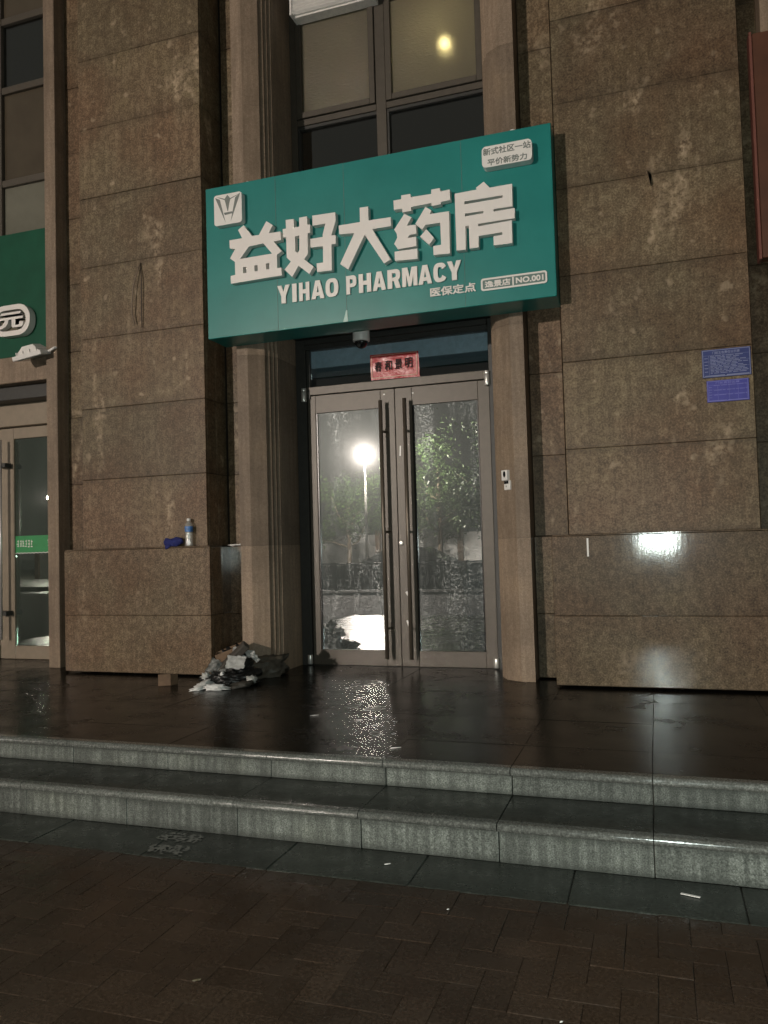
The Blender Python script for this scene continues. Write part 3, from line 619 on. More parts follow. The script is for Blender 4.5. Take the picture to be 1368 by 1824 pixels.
xm = P(1164, 130, *RF, SY)[0]; box('badge_bar', xm-.005, xm+.005, LY-.0055, LY-.0031, r[2]+.0135, r[3]-.0135, 'white_face', sg, 0)
text_rect('badge_text', '逸景店', r[0]+.028, xm-.018, r[2]+.021, r[3]-.021, LY-.0035, .002, 'white_face', bgp, .024); text_rect('badge_text', 'NO.001', xm+.02, r[1]-.025, r[2]+.024, r[3]-.024, LY-.0035, .002, 'white_face', bgp, .028)
for q in (ony(618, 560, SY).x, -2.68, -1.21): box('seam', q-.0008, q+.0008, LY-.0004, LY+.0015, sz0+.003, sz1-.003, 'ink', sg, 0)
# torn film and sealant on the sign's edges
q = ony(616, 562, SY-.004)
shape('peeling_film', [[(q.x-.022, sz0+.003), (q.x+.016, sz0+.002), (q.x+.013, sz0+.085), (q.x+.004, sz0+.09)]], LY-.001, .002, plain('film_pale', (.35, .52, .48), .35), sg)
for px, py, wd in ((905, 228, .10), (322, 335, 0), (445, 323, .05)):
    if not wd: continue
    q = ony(px, py, SY+.05); bm = bmesh.new()
    for k in range(7): ico(bm, (q.x-wd/2+wd*k/6, SY+.03+random.uniform(0, .03), sz1+.004+random.uniform(0, .008)), random.uniform(.008, .016), 1, (1.5, 1, .7))
    putbm('sealant', bm, 'white_plastic', sg)

# ------------------------------------------------------------------ small fixtures
cm_ = empty('dome_camera', (-2.23, 6.1, 2.95), 'white dome security camera under the sign soffit', 'camera')
q = ony(643, 590, 6.1); cx_ = q.x
lathe('housing', (cx_, 6.1, 2.985), [(.066, 0), (.07, .006), (.07, .11), (.062, .139)], 'white_plastic', cm_, 28)
bm = bmesh.new(); ico(bm, (cx_, 6.1, 2.983), .056, 3); bmesh.ops.delete(bm, geom=[v for v in bm.verts if v.co.z > 2.993], context='VERTS'); putbm('dome', bm, plain('dome_black', (.008, .008, .009), .06, Coat_Weight=.6), cm_, True)
lathe('lens_ring', (cx_, 6.045, 2.945), [(.014, 0), (.018, .006), (.012, .01)], 'frame_dark', cm_, 16, 'Y')
q = ony(822, 562, 6.0); o = lathe('ceiling_sensor', (q.x, 6.0, 3.095), [(.010, 0), (.018, .01), (.022, .03)], 'white_plastic'); tag(o, 'tiny white sensor under the soffit right of the camera', 'sensor')
MT['inkblack'] = plain('brush_ink', (.008, .006, .006), .8)
# red paper over the door
c = [ony(658, 632, 6.36), ony(744, 624, 6.36), ony(747, 670, 6.36), ony(660, 677, 6.36)]
rp = empty('red_couplet', (-2.03, 6.37, 2.71), 'red paper blessing with black characters on the glass above the door', 'paper')
b = NB('red_wrapped_paper'); cr = b.noise(7, 5, .6, (1, 1, 1.6), (0, .5, 0), dist=1.5); fold = b.ramp(cr, (.52, 0), (.57, 1), (.62, 0))
MT['redpaper'] = b.end(b.pbr(b.mix(b.math('MULTIPLY', fold, .5), (.42, .010, .020), (.75, .25, .25)), .3, b.bump(b.noise(16, 4, .6, dist=1), .6, .012), Coat_Weight=.8, Coat_Roughness=.12))
bm = bmesh.new(); n, m = 14, 8; gv = {}
for i in range(n+1):
    for j in range(m+1):
        u, vv = i/n, j/m; p = (c[0]*(1-u)+c[1]*u)*(1-vv) + (c[3]*(1-u)+c[2]*u)*vv
        gv[i, j] = bm.verts.new((p.x, 6.376-.006*abs(noise.noise(Vector((u*4, vv*3, .3)))), p.z))
for i in range(n):
    for j in range(m): bm.faces.new((gv[i, j], gv[i, j+1], gv[i+1, j+1], gv[i+1, j]))
putbm('sheet', bm, 'redpaper', rp, True)
xa, xb, za, zb = c[0].x, c[1].x, c[3].z, c[0].z
for k, s in enumerate('春和景明'):
    u = .10+.21*k; text_rect('brush_character', s, xa+(xb-xa)*u, xa+(xb-xa)*(u+.15), za+(zb-za)*.30+.003*k, za+(zb-za)*.70+.003*k, 6.3665, .001, 'inkblack', rp, .016)
shape('gold_border', [[(xa+.012, za+.012), (xb-.012, za+.012), (xb-.012, zb-.012), (xa+.012, zb-.012)], [(xa+.018, za+.018), (xb-.018, za+.018), (xb-.018, zb-.018), (xa+.018, zb-.018)]], 6.3685, .0006, plain('gold_print', (.55, .30, .22), .4), rp)
# door bell on the right splay
db = empty('door_bell', (-1.01, 5.83, 1.68), 'small white video doorbell with dark lens on the right door jamb', 'doorbell')
ang = math.atan2(.09, -.119); nrm = Vector((-.603, -.798, 0))
M = Matrix.Translation((-1.012, 5.835, 1.762)) @ Matrix(((.798, .603, 0, 0), (-.603, .798, 0, 0), (0, 0, 1, 0), (0, 0, 0, 1)))
box('upper_body', -.034, .026, -.034, 0, -.005, .072, 'white_plastic', db, .005, 2, M); box('lower_body', -.022, .040, -.022, 0, -.075, -.0055, 'white_plastic', db, .006, 2, M)
bm = bmesh.new(); 
for a in range(20): bm.verts.new(M @ Vector((.0+.013*math.cos(a*math.pi/10), -.0355, .04+.023*math.sin(a*math.pi/10))))
bm.verts.ensure_lookup_table(); bm.faces.new(bm.verts[:]); 
r_ = bmesh.ops.extrude_face_region(bm, geom=bm.faces[:]); [setattr(v, 'co', v.co+M.to_3x3() @ Vector((0, .003, 0))) for v in r_['geom'] if isinstance(v, bmesh.types.BMVert)]
putbm('lens_window', bm, 'black', db)
box('display', -.016, .030, -.0245, -.0222, -.030, -.008, 'black', db, .001, 1, M); box('button', .0, .008, -.0245, -.0222, -.055, -.042, 'ink', db, .001, 1, M)
# blue notice plates
def plate(label, x0, x1, z0, z1, base, line, title, rows, cols):
    e = empty('notice_plate', ((x0+x1)/2, UF-.01, z0), label, 'notice plate', 'blue notice plates on the right pillar')
    box('board', x0, x1, UF-.012, UF-.0025, z0, z1, base, e, .001)
    t_ = .0035
    shape('border', [[(x0+.004, z0+.004), (x1-.004, z0+.004), (x1-.004, z1-.004), (x0+.004, z1-.004)], [(x0+.004+t_, z0+.004+t_), (x1-.004-t_, z0+.004+t_), (x1-.004-t_, z1-.004-t_), (x0+.004+t_, z1-.004-t_)]], UF-.0122, .0006, line, e)
    ww, hh = x1-x0, z1-z0
    text_rect('title', title, x0+ww*.22, x1-ww*.22, z1-hh*.175, z1-hh*.075, UF-.0122, .0006, line, e, .012)
    bm = bmesh.new()
    for k in range(rows):
        z = z1-hh*(.25+.66*k/rows)
        x = x0+ww*.17
        while x < x1-ww*random.choice((.06, .06, .2, .35)):
            l_ = random.uniform(.012, .05); x2 = min(x+l_, x1-ww*.055)
            addbox(bm, x, x2, UF-.0128, UF-.0122, z, z+hh*.016+.0008); x = x2+random.uniform(.004, .010)
    for u in cols: addbox(bm, x0+ww*u, x0+ww*u+.0015, UF-.0128, UF-.0122, z0+hh*.09, z1-hh*.22)
    for k in range(3): addbox(bm, x0+ww*.03, x1-ww*.03, UF-.0127, UF-.0122, z1-hh*(.215+.22*k), z1-hh*(.215+.22*k)+.001)
    for k in range(5): addbox(bm, x0+ww*.05, x0+ww*.12, UF-.0128, UF-.0122, z1-hh*(.32+.12*k), z1-hh*(.30+.12*k))
    addbox(bm, x0+ww*.05, x0+ww*.46, UF-.0128, UF-.0122, z0+hh*.05, z0+hh*.075); addbox(bm, x0+ww*.5, x1-ww*.04, UF-.0128, UF-.0122, z0+hh*.05, z0+hh*.075)
    putbm('small_print', bm, line, e)
MT['navy'] = plain('navy_plate', (.022, .035, .16), .45, .1); MT['violet'] = plain('violet_blue_plate', (.05, .05, .30), .4, .08); MT['pale'] = plain('pale_print', (.22, .24, .38), .5); MT['lilac'] = plain('lilac_print', (.16, .16, .46), .5)
plate('upper dark blue plate of small white print with a white border', .336, .632, 2.354, 2.540, 'navy', 'pale', '门前五包责任公示牌', 13, (.14,))
plate('lower violet blue plate with a printed table below the darker plate', .358, .614, 2.190, 2.333, 'violet', 'lilac', '门长责任区牌', 3, (.05, .26, .53, .74, .95))
# small marks and hooks on the walls
q = ony(1047, 975, PF); o = box('white_sticker', q.x-.006, q.x+.006, PF-.0045, PF-.0025, q.z-.062, q.z+.062, 'white_plastic', None, .0004); tag(o, 'narrow white upright sticker on the right wet plinth', 'sticker')
pts = [ony(249, 470, UF-.012), ony(242, 492, UF-.03), ony(237, 512, UF-.04), ony(235, 540, UF-.04), ony(235, 560, UF-.035), ony(240, 578, UF-.03)]
o = tubeo('hanging_wire', pts, .0045, plain('old_wire', (.20, .15, .11), .6), None, 6); tag(o, 'short frayed wire hanging on the left granite pillar', 'wire')
pts = [ony(250, 468, UF-.008), ony(252, 500, UF-.02), ony(252, 560, UF-.02), ony(253, 583, UF-.015)]
o = tubeo('hanging_wire', pts, .004, plain('dark_wire', (.05, .035, .025), .6), None, 6); tag(o, 'dark straight wire beside the frayed one on the left pillar', 'wire')
qa, qb = ony(1152, 304, UF), ony(1158, 333, UF)
bm = bmesh.new(); vs = [bm.verts.new(p) for p in ((qa.x, UF-.004, qa.z), (qa.x+.004, UF-.045, qa.z-.01), (qb.x, UF-.05, qb.z+.02), (qb.x+.004, UF-.004, qb.z), (qa.x+.03, UF-.004, qa.z-.04))]
bm.faces.new(vs[:4]); bm.faces.new((vs[0], vs[3], vs[4])); r_ = bmesh.ops.solidify(bm, geom=bm.faces[:], thickness=.003)
o = putbm('bent_clip', bm, 'jamb'); tag(o, 'bent metal clip sticking out of the right granite pillar', 'clip')
# louvred box at the top of the upper window
lb = empty('louvre_box', (-2.6, 6.25, 6.02), 'white louvred vent box at the top left of the upper window', 'vent')
qa, qb = ony(517, 20, 6.22), ony(640, 0, 6.22)
lz = qa.z-.05; lx = qa.x
box('casing', lx, lx+.02, 6.20, 6.355, lz, lz+.16, 'white_plastic', lb, .003); box('casing', lx+.75, lx+.77, 6.20, 6.355, lz, lz+.16, 'white_plastic', lb, .003)
for k in range(5): box('slat', lx+.021, lx+.749, -.012, .012, -.0015, .0015, 'white_plastic', lb, .0005, 1, Matrix.Translation((0, 6.215, lz+.02+.03*k)) @ Matrix.Rotation(-.5, 4, 'X'))
box('back', lx+.021, lx+.749, 6.25, 6.355, lz, lz+.155, 'cap_white', lb, .003)

# ------------------------------------------------------------------ bottle and cloth on the ledge
bt = empty('water_bottle', (-3.593, 5.641, 1.345), 'clear plastic water bottle with blue label standing on the left plinth ledge', 'bottle')
b = NB('pet_plastic'); tr = b.n('ShaderNodeBsdfTransparent'); tr.inputs[0].default_value = (.86, .86, .84, 1); gl = b.n('ShaderNodeBsdfGlossy'); gl.inputs['Roughness'].default_value = .12; b.l(b.bump(b.noise(60, 2), .4, .004), gl.inputs['Normal'])
df = b.n('ShaderNodeBsdfDiffuse'); df.inputs[0].default_value = (.75, .73, .68, 1)
m1 = b.n('ShaderNodeMixShader'); m1.inputs[0].default_value = .25; b.l(tr.outputs[0], m1.inputs[1]); b.l(gl.outputs[0], m1.inputs[2]); m2 = b.n('ShaderNodeMixShader'); m2.inputs[0].default_value = .22; b.l(m1.outputs[0], m2.inputs[1]); b.l(df.outputs[0], m2.inputs[2]); MT['pet'] = b.end(m2.outputs[0])
C0 = (-3.593, 5.641, 1.3455)
pr = [(.022, 0), (.031, .006)]
for k in range(6): pr += [(.0325, .012+.017*k), (.0300, .020+.017*k)]
pr += [(.0325, .116), (.0325, .165), (.028, .180), (.016, .198), (.013, .204), (.013, .210)]
lathe('body', C0, pr, 'pet', bt, 24); lathe('label_band', (C0[0], C0[1], C0[2]+.118), [(.0330, 0), (.0331, .001), (.0331, .043), (.0330, .044)], plain('bottle_blue', (.06, .17, .42), .4, .5, 45), bt, 24)
lathe('cap', (C0[0], C0[1], C0[2]+.205), [(.0155, 0), (.016, .002), (.016, .018), (.014, .021)], 'cap_white', bt, 20)
b = NB('blue_cloth'); MT['cloth'] = b.end(b.pbr(b.ramp(b.noise(30, 3), (.3, (.008, .012, .09)), (.7, (.018, .026, .16))), .85))
bm = bmesh.new(); ico(bm, (-3.735, 5.637, 1.385), .05, 4, (1.9, .72, .78)); ico(bm, (-3.77, 5.607, 1.335), .03, 3, (1.0, .45, 1.1))
for v in bm.verts:
    v.co += Vector((noise.noise(v.co*22), noise.noise(v.co*22+Vector((3, 7, 1)))*.6, noise.noise(v.co*20+Vector((1, 2, 9)))))*.022
    if v.co.y > 5.675: v.co.y = 5.675
    if v.co.y > PF-.004 and v.co.z < 1.3465: v.co.z = 1.3465
o = putbm('blue_cloth', bm, 'cloth', None, True); tag(o, 'crumpled dark blue cloth lying beside the bottle on the plinth ledge', 'cloth')
# scraps on the recess ledge left of the door jamb
bm = bmesh.new()
for k in range(5): ico(bm, (-3.36+.03*k, 5.90, 1.347), .016, 2, (1.6, 1, .5))
for v in bm.verts: v.co += Vector((noise.noise(v.co*40), 0, noise.noise(v.co*40+Vector((2, 2, 2)))))*.008
o = putbm('paper_scrap', bm, 'white_plastic', None, True); tag(o, 'thin white paper scrap on the ledge between plinth and door jamb', 'paper')

# ------------------------------------------------------------------ rubbish heap between plinth and jamb
def HP(c): return Vector((-3.09+(c[0]+3.09)*.84, 5.42+(c[1]-5.42)*.85+.06, .3+(c[2]-.3)*.62))
def crumple(name, label, cat, c, size, mat, seed, amp=.35, flat=True, sub=4, freq=2.2, sq=0):
    c = HP(c); size = (size[0]*.86, size[1]*.86, size[2]*.76)
    bm = bmesh.new(); ico(bm, (0, 0, 0), 1, sub); rs = Vector((seed*3.1, seed*1.7, seed*.9)); s = Vector(size)
    for v in bm.verts:
        d = v.co.normalized(); k = 1+amp*(abs(noise.noise(d*freq+rs))*2-.6)+amp*.5*(abs(noise.noise(d*freq*2.3+rs))*2-.5)
        v.co = Vector((d.x*k*s.x, d.y*k*s.y, d.z*k*s.z))
    Rm = Euler((random.uniform(-.25, .25), random.uniform(-.25, .25), random.uniform(0, 3))).to_matrix()
    for v in bm.verts:
        v.co = Rm @ v.co + Vector(c)
        if v.co.z < .3005: v.co.z = .3005
    o = putbm(name, bm, mat, None, flat == 's'); tag(o, label, cat, 'rubbish heaped beside the door'); return o
MT['sack'] = plain('brown_sack', (.075, .065, .05), .5, .25, 20, bump=.4)
MT['bagblack'] = plain('black_bag', (.012, .012, .012), .28, .2, 30, bump=.3); MT['bagdark'] = plain('dark_sack', (.045, .04, .032), .6, .3, 20, bump=.4)
MT['paperw'] = plain('wet_paper', (.75, .75, .73), .6, .15, 30); MT['foil'] = plain('clear_wrap', (.40, .40, .38), .2, .3, 30); MT['card'] = plain('wet_cardboard', (.16, .10, .06), .75, .2, 20)
crumple('rubbish_sack', 'big dark sack slumped against the door jamb', 'sack', (-2.98, 5.72, .37), (.26, .17, .15), 'sack', 1, .3, 's')
crumple('rubbish_bag', 'black bag in the middle of the rubbish heap', 'bag', (-3.08, 5.45, .41), (.20, .15, .15), 'bagblack', 2, .45, 's')
crumple('rubbish_bag', 'black bag at the back of the heap against the plinth', 'bag', (-3.20, 5.60, .48), (.15, .12, .17), 'bagblack', 3, .45, 's')
crumple('rubbish_bag', 'low grey brown bundle at the front of the heap', 'bundle', (-3.05, 5.22, .36), (.20, .12, .075), 'bagblack', 4, .5, 's')
def sheet(name, label, cat, c, sx, sy, mat, rot, amp=.03, seed=0):
    c = HP(c); sx *= .9; sy *= .85
    bm = bmesh.new(); n = 9; gv = {}
    E_ = Euler(rot).to_matrix()
    for i in range(n+1):
        for j in range(n+1):
            u, vv = i/n-.5, j/n-.5; h_ = noise.noise(Vector((u*3.5+seed, vv*3.5, seed*2)))*amp + noise.noise(Vector((u*9+seed, vv*9, 1)))*amp*.4
            e = 1+.16*noise.noise(Vector((u*5, vv*5, seed+4)))
            gv[i, j] = bm.verts.new(E_ @ Vector((u*sx*e, vv*sy*e, h_)) + Vector(c))
    for i in range(n):
        for j in range(n): bm.faces.new((gv[i, j], gv[i+1, j], gv[i+1, j+1], gv[i, j+1]))
    bmesh.ops.solidify(bm, geom=bm.faces[:], thickness=.0015)
    for v in bm.verts:
        if v.co.z < .3005: v.co.z = .3005+random.uniform(0, .001)
    o = putbm(name, bm, mat, None, True); tag(o, label, cat, 'rubbish heaped beside the door'); return o
sheet('crumpled_paper', 'printed white sheet on top of the rubbish heap', 'paper', (-3.0, 5.25, .565), .15, .13, 'paperw', (.95, .1, .3), .02, 1)
sheet('crumpled_paper', 'pale crumpled sheet behind the printed one, highest in the heap', 'paper', (-3.06, 5.48, .63), .17, .10, 'paperw', (.6, .1, .1), .05, 2)
sheet('crumpled_paper', 'grey white plastic sheet leaning at the left of the heap', 'plastic sheet', (-3.235, 5.32, .475), .15, .14, 'foil', (1.0, .5, .4), .03, 3)
sheet('crumpled_paper', 'small white flap hanging at the right of the heap', 'paper', (-2.90, 5.42, .60), .10, .05, 'paperw', (.8, .9, .2), .03, 11)
crumple('crumpled_wrap', 'shiny clear wrapping low at the left of the heap', 'wrapping', (-3.24, 5.16, .40), (.07, .05, .05), 'foil', 5, .6, 's', 3, 3)
crumple('crumpled_wrap', 'long white wet tissue along the front left of the heap', 'tissue', (-3.20, 5.02, .325), (.15, .06, .034), 'paperw', 6, .6, 's', 3, 3)
crumple('crumpled_wrap', 'white tissue clump at the very front of the heap', 'tissue', (-3.04, 4.98, .322), (.11, .06, .036), 'paperw', 7, .6, 's', 3, 3)
crumple('crumpled_wrap', 'striped white wrapper at the right front of the heap', 'wrapper', (-2.83, 5.22, .37), (.055, .04, .045), 'foil', 8, .6, 's', 3, 3)
crumple('crumpled_wrap', 'flat grey plastic film at the front right of the heap', 'film', (-2.88, 5.12, .33), (.13, .06, .03), 'bagdark', 9, .6, 's', 3, 3)
tubeo('paper_roll', [HP((-3.14, 5.20, .40)), HP((-3.07, 5.14, .455))], .014, 'paperw', None); tag(bpy.data.objects['paper_roll'], 'small white paper roll poking out of the heap', 'paper roll', 'rubbish heaped beside the door')
M = Matrix.Translation(HP((-3.16, 5.40, .53))) @ Euler((.5, -.75, .2)).to_matrix().to_4x4()
o = box('cardboard_tube', -.20, .20, -.035, .035, -.03, .03, plain('dark_card', (.06, .052, .043), .7), None, .01, 2, M); tag(o, 'dark square cardboard tube leaning across the heap', 'cardboard', 'rubbish heaped beside the door')
cbx = empty('cardboard_box', (-3.25, 5.52, .56), 'open brown cardboard box wedged at the top of the heap', 'box', 'rubbish heaped beside the door')
M = Matrix.Translation(HP((-3.22, 5.56, .60))) @ Euler((.1, -.35, .35)).to_matrix().to_4x4()
for bq in ((-.11, .11, -.07, -.066, -.05, .05), (-.11, .11, .066, .07, -.05, .05), (-.11, -.106, -.065, .065, -.05, .05), (.106, .11, -.065, .065, -.05, .05), (-.105, .105, -.065, .065, -.05, -.046)): box('panel', *bq, 'card', cbx, 0, 1, M)
ct_ = empty('cardboard_scrap', (-3.53, 5.2, .3), 'small folded brown cardboard standing alone left of the heap', 'cardboard')
M = Matrix.Translation((-3.53, 5.20, .3008)) @ Matrix.Rotation(.5, 4, 'Z')
box('flap', -.06, .03, -.002, .002, 0, .085, 'card', ct_, 0, 1, M); box('flap', .03, .10, -.002, .002, 0, .08, 'card', ct_, 0, 1, M @ Matrix.Translation((.031, 0, 0)) @ Matrix.Rotation(.8, 4, 'Z') @ Matrix.Translation((-.031, 0, 0)))
# litter on the ground
q = onz(1230, 1596, .004); o = box('paper_strip', -.034, .034, -.006, .006, 0, .003, 'white_plastic', None, .001, 1, Matrix.Translation((q.x, q.y, .005)) @ Matrix.Rotation(-.25, 4, 'Z')); tag(o, 'torn white paper strip below the right end of the steps', 'litter')
MT['leaf'] = plain('dead_leaf', (.10, .08, .045), .6)
for (px, py), lab in (((640, 1246), 'small leaf on the porch in the bright reflection'), ((690, 1540), 'small pale leaf on the dark strip below the steps'), ((798, 1621), 'tiny white pellet on the brown pavers'), ((350, 1747), 'short twig on the pavers at lower left'), ((705, 1333), 'thin straw near the porch edge in the reflection'), ((560, 1275), 'thin straw lying left of the reflection'), ((1000, 1822), 'tiny pale crumb at the bottom edge')):
    z = .3005 if py < 1400 else .004; q = onz(px, py, z); L_ = .006 if 'pellet' in lab or 'crumb' in lab else .035 if 'straw' in lab else .018
    bm = bmesh.new(); ico(bm, (0, 0, 0), 1, 1)
    for v in bm.verts: v.co = Matrix.Rotation(random.uniform(0, 3), 3, 'Z') @ Vector((v.co.x*L_, v.co.y*(.004 if L_ > .01 else L_*.8), v.co.z*.002)) if False else Vector((v.co.x*L_*.8, v.co.y*(.0035 if L_ > .02 else L_*.4)+v.co.x*L_*.5, v.co.z*.0025)) + Vector((q.x, q.y, z+.003))
    o = putbm('leaf_litter', bm, 'white_plastic' if 'pale' in lab or 'white' in lab or 'straw' in lab else 'leaf'); tag(o, lab, 'litter', 'scattered litter on the ground')
# faded stencil paint on the strip
pm = empty('paint_mark', (-2.09, 3.1, .006), 'faded white stencil paint patch on the strip below the steps', 'paint mark')
for px, py, sx_, sy_ in ((325, 1491, .11, .05), (302, 1512, .10, .055)):
    q = onz(px, py, .006); bm = bmesh.new(); nx, ny = 26, 10
    for a in range(nx):
        for c in range(ny):
            x, y = q.x+(a/nx-.5)*2*sx_, q.y+(c/ny-.5)*2*sy_
            if noise.noise(Vector((x*45, y*60, 3)))+.55*noise.noise(Vector((x*120, y*120, 7))) < -.08+.9*max(0, abs(a/nx-.5)*2-.75)+.9*max(0, abs(c/ny-.5)*2-.7): continue
            hx, hy = sx_/nx, sy_/ny
            bm.faces.new([bm.verts.new((x+dx*hx, y+dy*hy, .0056)) for dx, dy in ((-1, -1), (1, -1), (1, 1), (-1, 1))])
    putbm('paint_patch', bm, plain('worn_paint', (.15, .15, .135), .6, .3, 60), pm)

# ------------------------------------------------------------------ the street behind (seen in the glass)
vg = box('verge', -60, 30, -60, -14.6, -.158, 0, plain('verge_ground', (.06, .055, .045), .5), None, 0); tag(vg, 'paved verge across the street', None, None, 'structure')
kb = box('kerb', -60, 30, -14.58, -14.40, -.158, .012, 'riser', None, .01); tag(kb, 'kerb across the street', None, None, 'structure')
kb = box('kerb', -26, 14, -9.98, -9.805, -.158, .004, 'riser', None, .01); tag(kb, 'kerb of the near pavement', None, None, 'structure')
MT['lampwhite'] = emit('street_lamp_light', LAMP_C, LAMP_E); MT['pole'] = plain('grey_pole', (.30, .30, .28), .4, .1, Metallic=.3)
MT['lampfar'] = emit('far_street_lamp_light', LAMP_C, LAMP_E*.25)
def lamp(x, y, H, label, mt='lampwhite'):
    e = empty('street_lamp', (x, y, 0), label, 'street lamp', 'lamps along the verge')
    lathe('base', (x, y, 0), [(.13, 0), (.13, .04), (.10, .06), (.085, .35), (.06, .4)], 'pole', e, 16); tubeo('pole', [(x, y, .35), (x, y, H-.22)], [.06, .042], 'pole', e, 12)
    lathe('collar', (x, y, H-.23), [(.04, 0), (.085, .02), (.085, .05), (.05, .06)], 'pole', e, 16)
    bm = bmesh.new(); ico(bm, (x, y, H), .165, 2); putbm('globe', bm, mt, e, True); lathe('cap', (x, y, H+.15), [(.12, 0), (.10, .03), (.02, .05)], 'pole', e, 16)
lamp(-10.48, -16, 4.85, 'lit globe street lamp reflected in the left door glass')
lamp(-35, -27, 4.85, 'distant lit globe street lamp reflected in the left shop door', 'lampfar')
# railing
rl = empty('road_railing', (-9, -9.2, 0), 'dark sheet metal road railing reflected in the door glass', 'railing'); MT['rail'] = plain('dark_railing', (.035, .042, .05), .45)
for k in range(9):
    x = -17+2*k; box('post', x-.03, x+.03, -9.24, -9.16, 0, .86, 'rail', rl, .006); box('infill_panel', x+.04, x+1.96, -9.21, -9.19, .06, .78, 'rail', rl, .003)
    for j in range(12): box('bar', x+.10+.15*j, x+.125+.15*j, -9.188, -9.17, .06, .78, 'rail', rl, 0)
    box('top_rail', x+.031, x+1.969, -9.235, -9.165, .79, .84, 'rail', rl, .01)
# low pale wall behind the trees
MT['palewall'] = plain('pale_render', (.42, .42, .40), .8, .12, 3)
wl = empty('boundary_wall', (-12, -25, 0), 'low pale rendered wall behind the street trees', 'wall')
for k in range(10): box('wall_bay', -34+4.2*k, -34+4.2*k+3.9, -25.2, -25.0, .0, 1.9, 'palewall', wl, .01); box('pier', -34+4.2*k-.28, -34+4.2*k-.01, -25.3, -24.9, .0, 2.1, 'card', wl, .01)
# parked car
def car(x, y, label):
    e = empty('parked_car', (x, y, -.16), label, 'car'); L_, Wd = 4.5, 1.76
    MT['carpaint'] = plain('black_car_paint', (.012, .013, .015), .2, .05, Coat_Weight=.8); zb = -.16
    prof_ = [(-2.25, .35), (-2.25, .72), (-2.1, .86), (-1.35, .95), (1.25, .95), (2.0, .84), (2.25, .66), (2.25, .34)]
    def loft(name, pr_, inset, mat, w0):
        v = []; m = len(pr_)
        for s in (-1, 1): v += [(x+a, y+s*(w0-inset(c)), zb+c) for a, c in pr_]
        return put(name, v, [tuple(range(m)), tuple(reversed(range(m, 2*m)))]+[(i, m+i, m+(i+1) % m, (i+1) % m) for i in range(m)], mat, e)
    bdy = loft('body', prof_, lambda c: .05 if c < .4 or c > .9 else 0, 'carpaint', Wd/2)
    cbp = [(-1.5, .951), (-.75, 1.36), (-.3, 1.42), (.5, 1.40), (1.35, .951)]
    loft('cabin', cbp, lambda c: .06+.22*(c-.95)/.47, 'carpaint', Wd/2)
    MT['carglass'] = plain('car_glass', (.01, .012, .013), .05)
    for s in (-1, 1):
        for a0, a1, a2, a3 in ((-1.22, -.12, -.12, -.68), (-.06, 1.08, .46, -.06)):
            def yy(c): return y+s*(Wd/2-(.06+.22*(c-.95)/.47)+.004)
            v = [(x+a0, yy(.99), zb+.99), (x+a1, yy(.99), zb+.99), (x+a2, yy(1.34), zb+1.34), (x+a3, yy(1.34), zb+1.34)]
            v2 = [(p[0], p[1]-s*.01, p[2]) for p in v]
            put('side_window', v+v2, [(0, 1, 2, 3), (7, 6, 5, 4), (0, 4, 5, 1), (1, 5, 6, 2), (2, 6, 7, 3), (3, 7, 4, 0)], 'carglass', e)
        for a in (-1.4, 1.4):
            wh = lathe('wheel', (x+a, y+s*(Wd/2-.1), zb+.32), [(.22, -.1), (.31, -.1), (.32, -.06), (.32, .06), (.31, .1), (.22, .1)], plain('tyre', (.02, .02, .02), .8), e, 24, 'Y')
            lathe('rim', (x+a, y+s*(Wd/2-.1), zb+.32), [(.20, -.105), (.21, -.1), (.21, .1), (.20, .105)], 'steel', wh, 20, 'Y')
        box('headlight', x+2.19, x+2.262, y+s*.62-.16, y+s*.62+.16, zb+.62, zb+.72, 'foil', e, .01); box('tail_light', x-2.262, x-2.19, y+s*.62-.16, y+s*.62+.16, zb+.68, zb+.80, 'maroon', e, .01)
        box('mirror', x+.95, x+1.08, y+s*(Wd/2+.02)-.07, y+s*(Wd/2+.02)+.07, zb+.98, zb+1.08, 'carpaint', e, .02)
car(-7.6, -12.4, 'black parked car behind the railing, reflected in the left door glass')
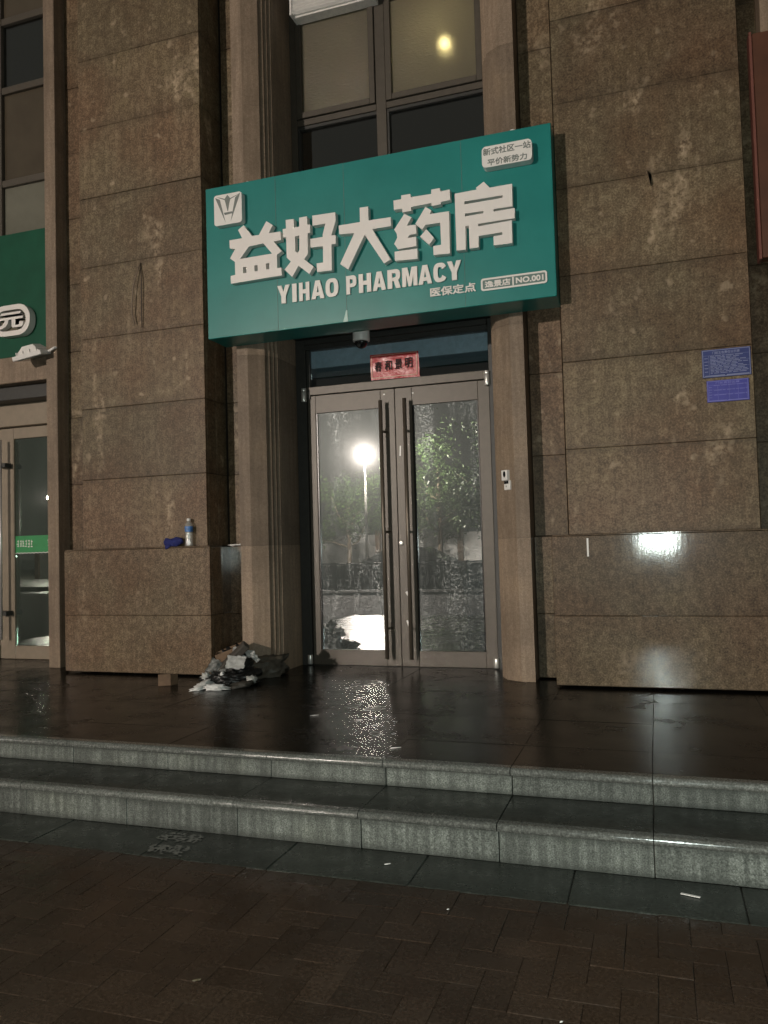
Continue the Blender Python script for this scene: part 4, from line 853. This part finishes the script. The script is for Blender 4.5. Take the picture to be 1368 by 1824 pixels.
# trees
MT['bark'] = plain('bark', (.10, .075, .05), .9, .3, 30, bump=.5)
b = NB('leaves'); rr = b.n('ShaderNodeNewGeometry'); MT['leaves'] = b.end(b.pbr(b.ramp(b.noise(2.5, 3), (.3, (.018, .042, .009)), (.7, (.05, .09, .022))), .5))
def tree(x, y, H, R_, label, seed, low=1.7):
    rnd = random.Random(seed); e = empty('street_tree', (x, y, 0), label, 'tree', 'trees on the verge')
    bm = bmesh.new(); tube(bm, [(x, y, 0), (x+.05, y, H*.3), (x+rnd.uniform(-.15, .15), y, H*.6), (x, y, H*.85)], [.13, .10, .07, .03], 9)
    tips = []
    for k in range(9):
        a = rnd.uniform(0, 6.28); z0 = H*rnd.uniform(.3, .62); r1 = R_*rnd.uniform(.5, .85); tip = Vector((x+math.cos(a)*r1, y+math.sin(a)*r1, z0+rnd.uniform(.3, 1.2))); tips.append(tip)
        tube(bm, [(x, y, z0), ((x+tip.x)/2, (y+tip.y)/2, z0+.25), tip], [.045, .03, .012], 6)
    putbm('trunk', bm, 'bark', e, True)
    v, f = [], []
    cl = [(Vector((x+rnd.gauss(0, R_*.5), y+rnd.gauss(0, R_*.5), low+(H-low)*rnd.random())), rnd.uniform(.25, .6)) for k in range(34)] + [(t_, .45) for t_ in tips]
    for c, r in cl:
        for k in range(95):
            p = c+Vector((rnd.gauss(0, r*.55), rnd.gauss(0, r*.55), rnd.gauss(0, r*.5)))
            s = rnd.uniform(.05, .11); A_ = Vector((rnd.gauss(0, 1), rnd.gauss(0, 1), rnd.gauss(0, .6))).normalized(); B_ = A_.orthogonal().normalized()
            i = len(v); v += [p-A_*s, p+B_*s*.5, p+A_*s, p-B_*s*.5]; f.append((i, i+1, i+2, i+3))
    put('crown', v, f, 'leaves', e)
for i, (x, y, H, R_, lab, lo) in enumerate(((-13.0, -20.5, 4.2, 1.6, 'leafy street tree left of the lamp in the door reflection', 1.8), (-10.6, -21.5, 4.4, 1.5, 'leafy street tree behind the lamp pole in the reflection', 1.9), (-8.4, -19.0, 5.6, 1.8, 'tall leafy tree reflected at the left of the right door', 1.7),
        (-5.9, -17.2, 5.9, 1.7, 'tall leafy tree reflected at the right of the right door', 1.7), (-3.0, -18.5, 5.6, 1.8, 'leafy tree on the verge straight across from the door', 1.8), (-16.5, -21, 5.0, 1.8, 'leafy tree at the far left of the verge', 1.8))):
    tree(x, y, H, R_, lab, 40+i, lo)
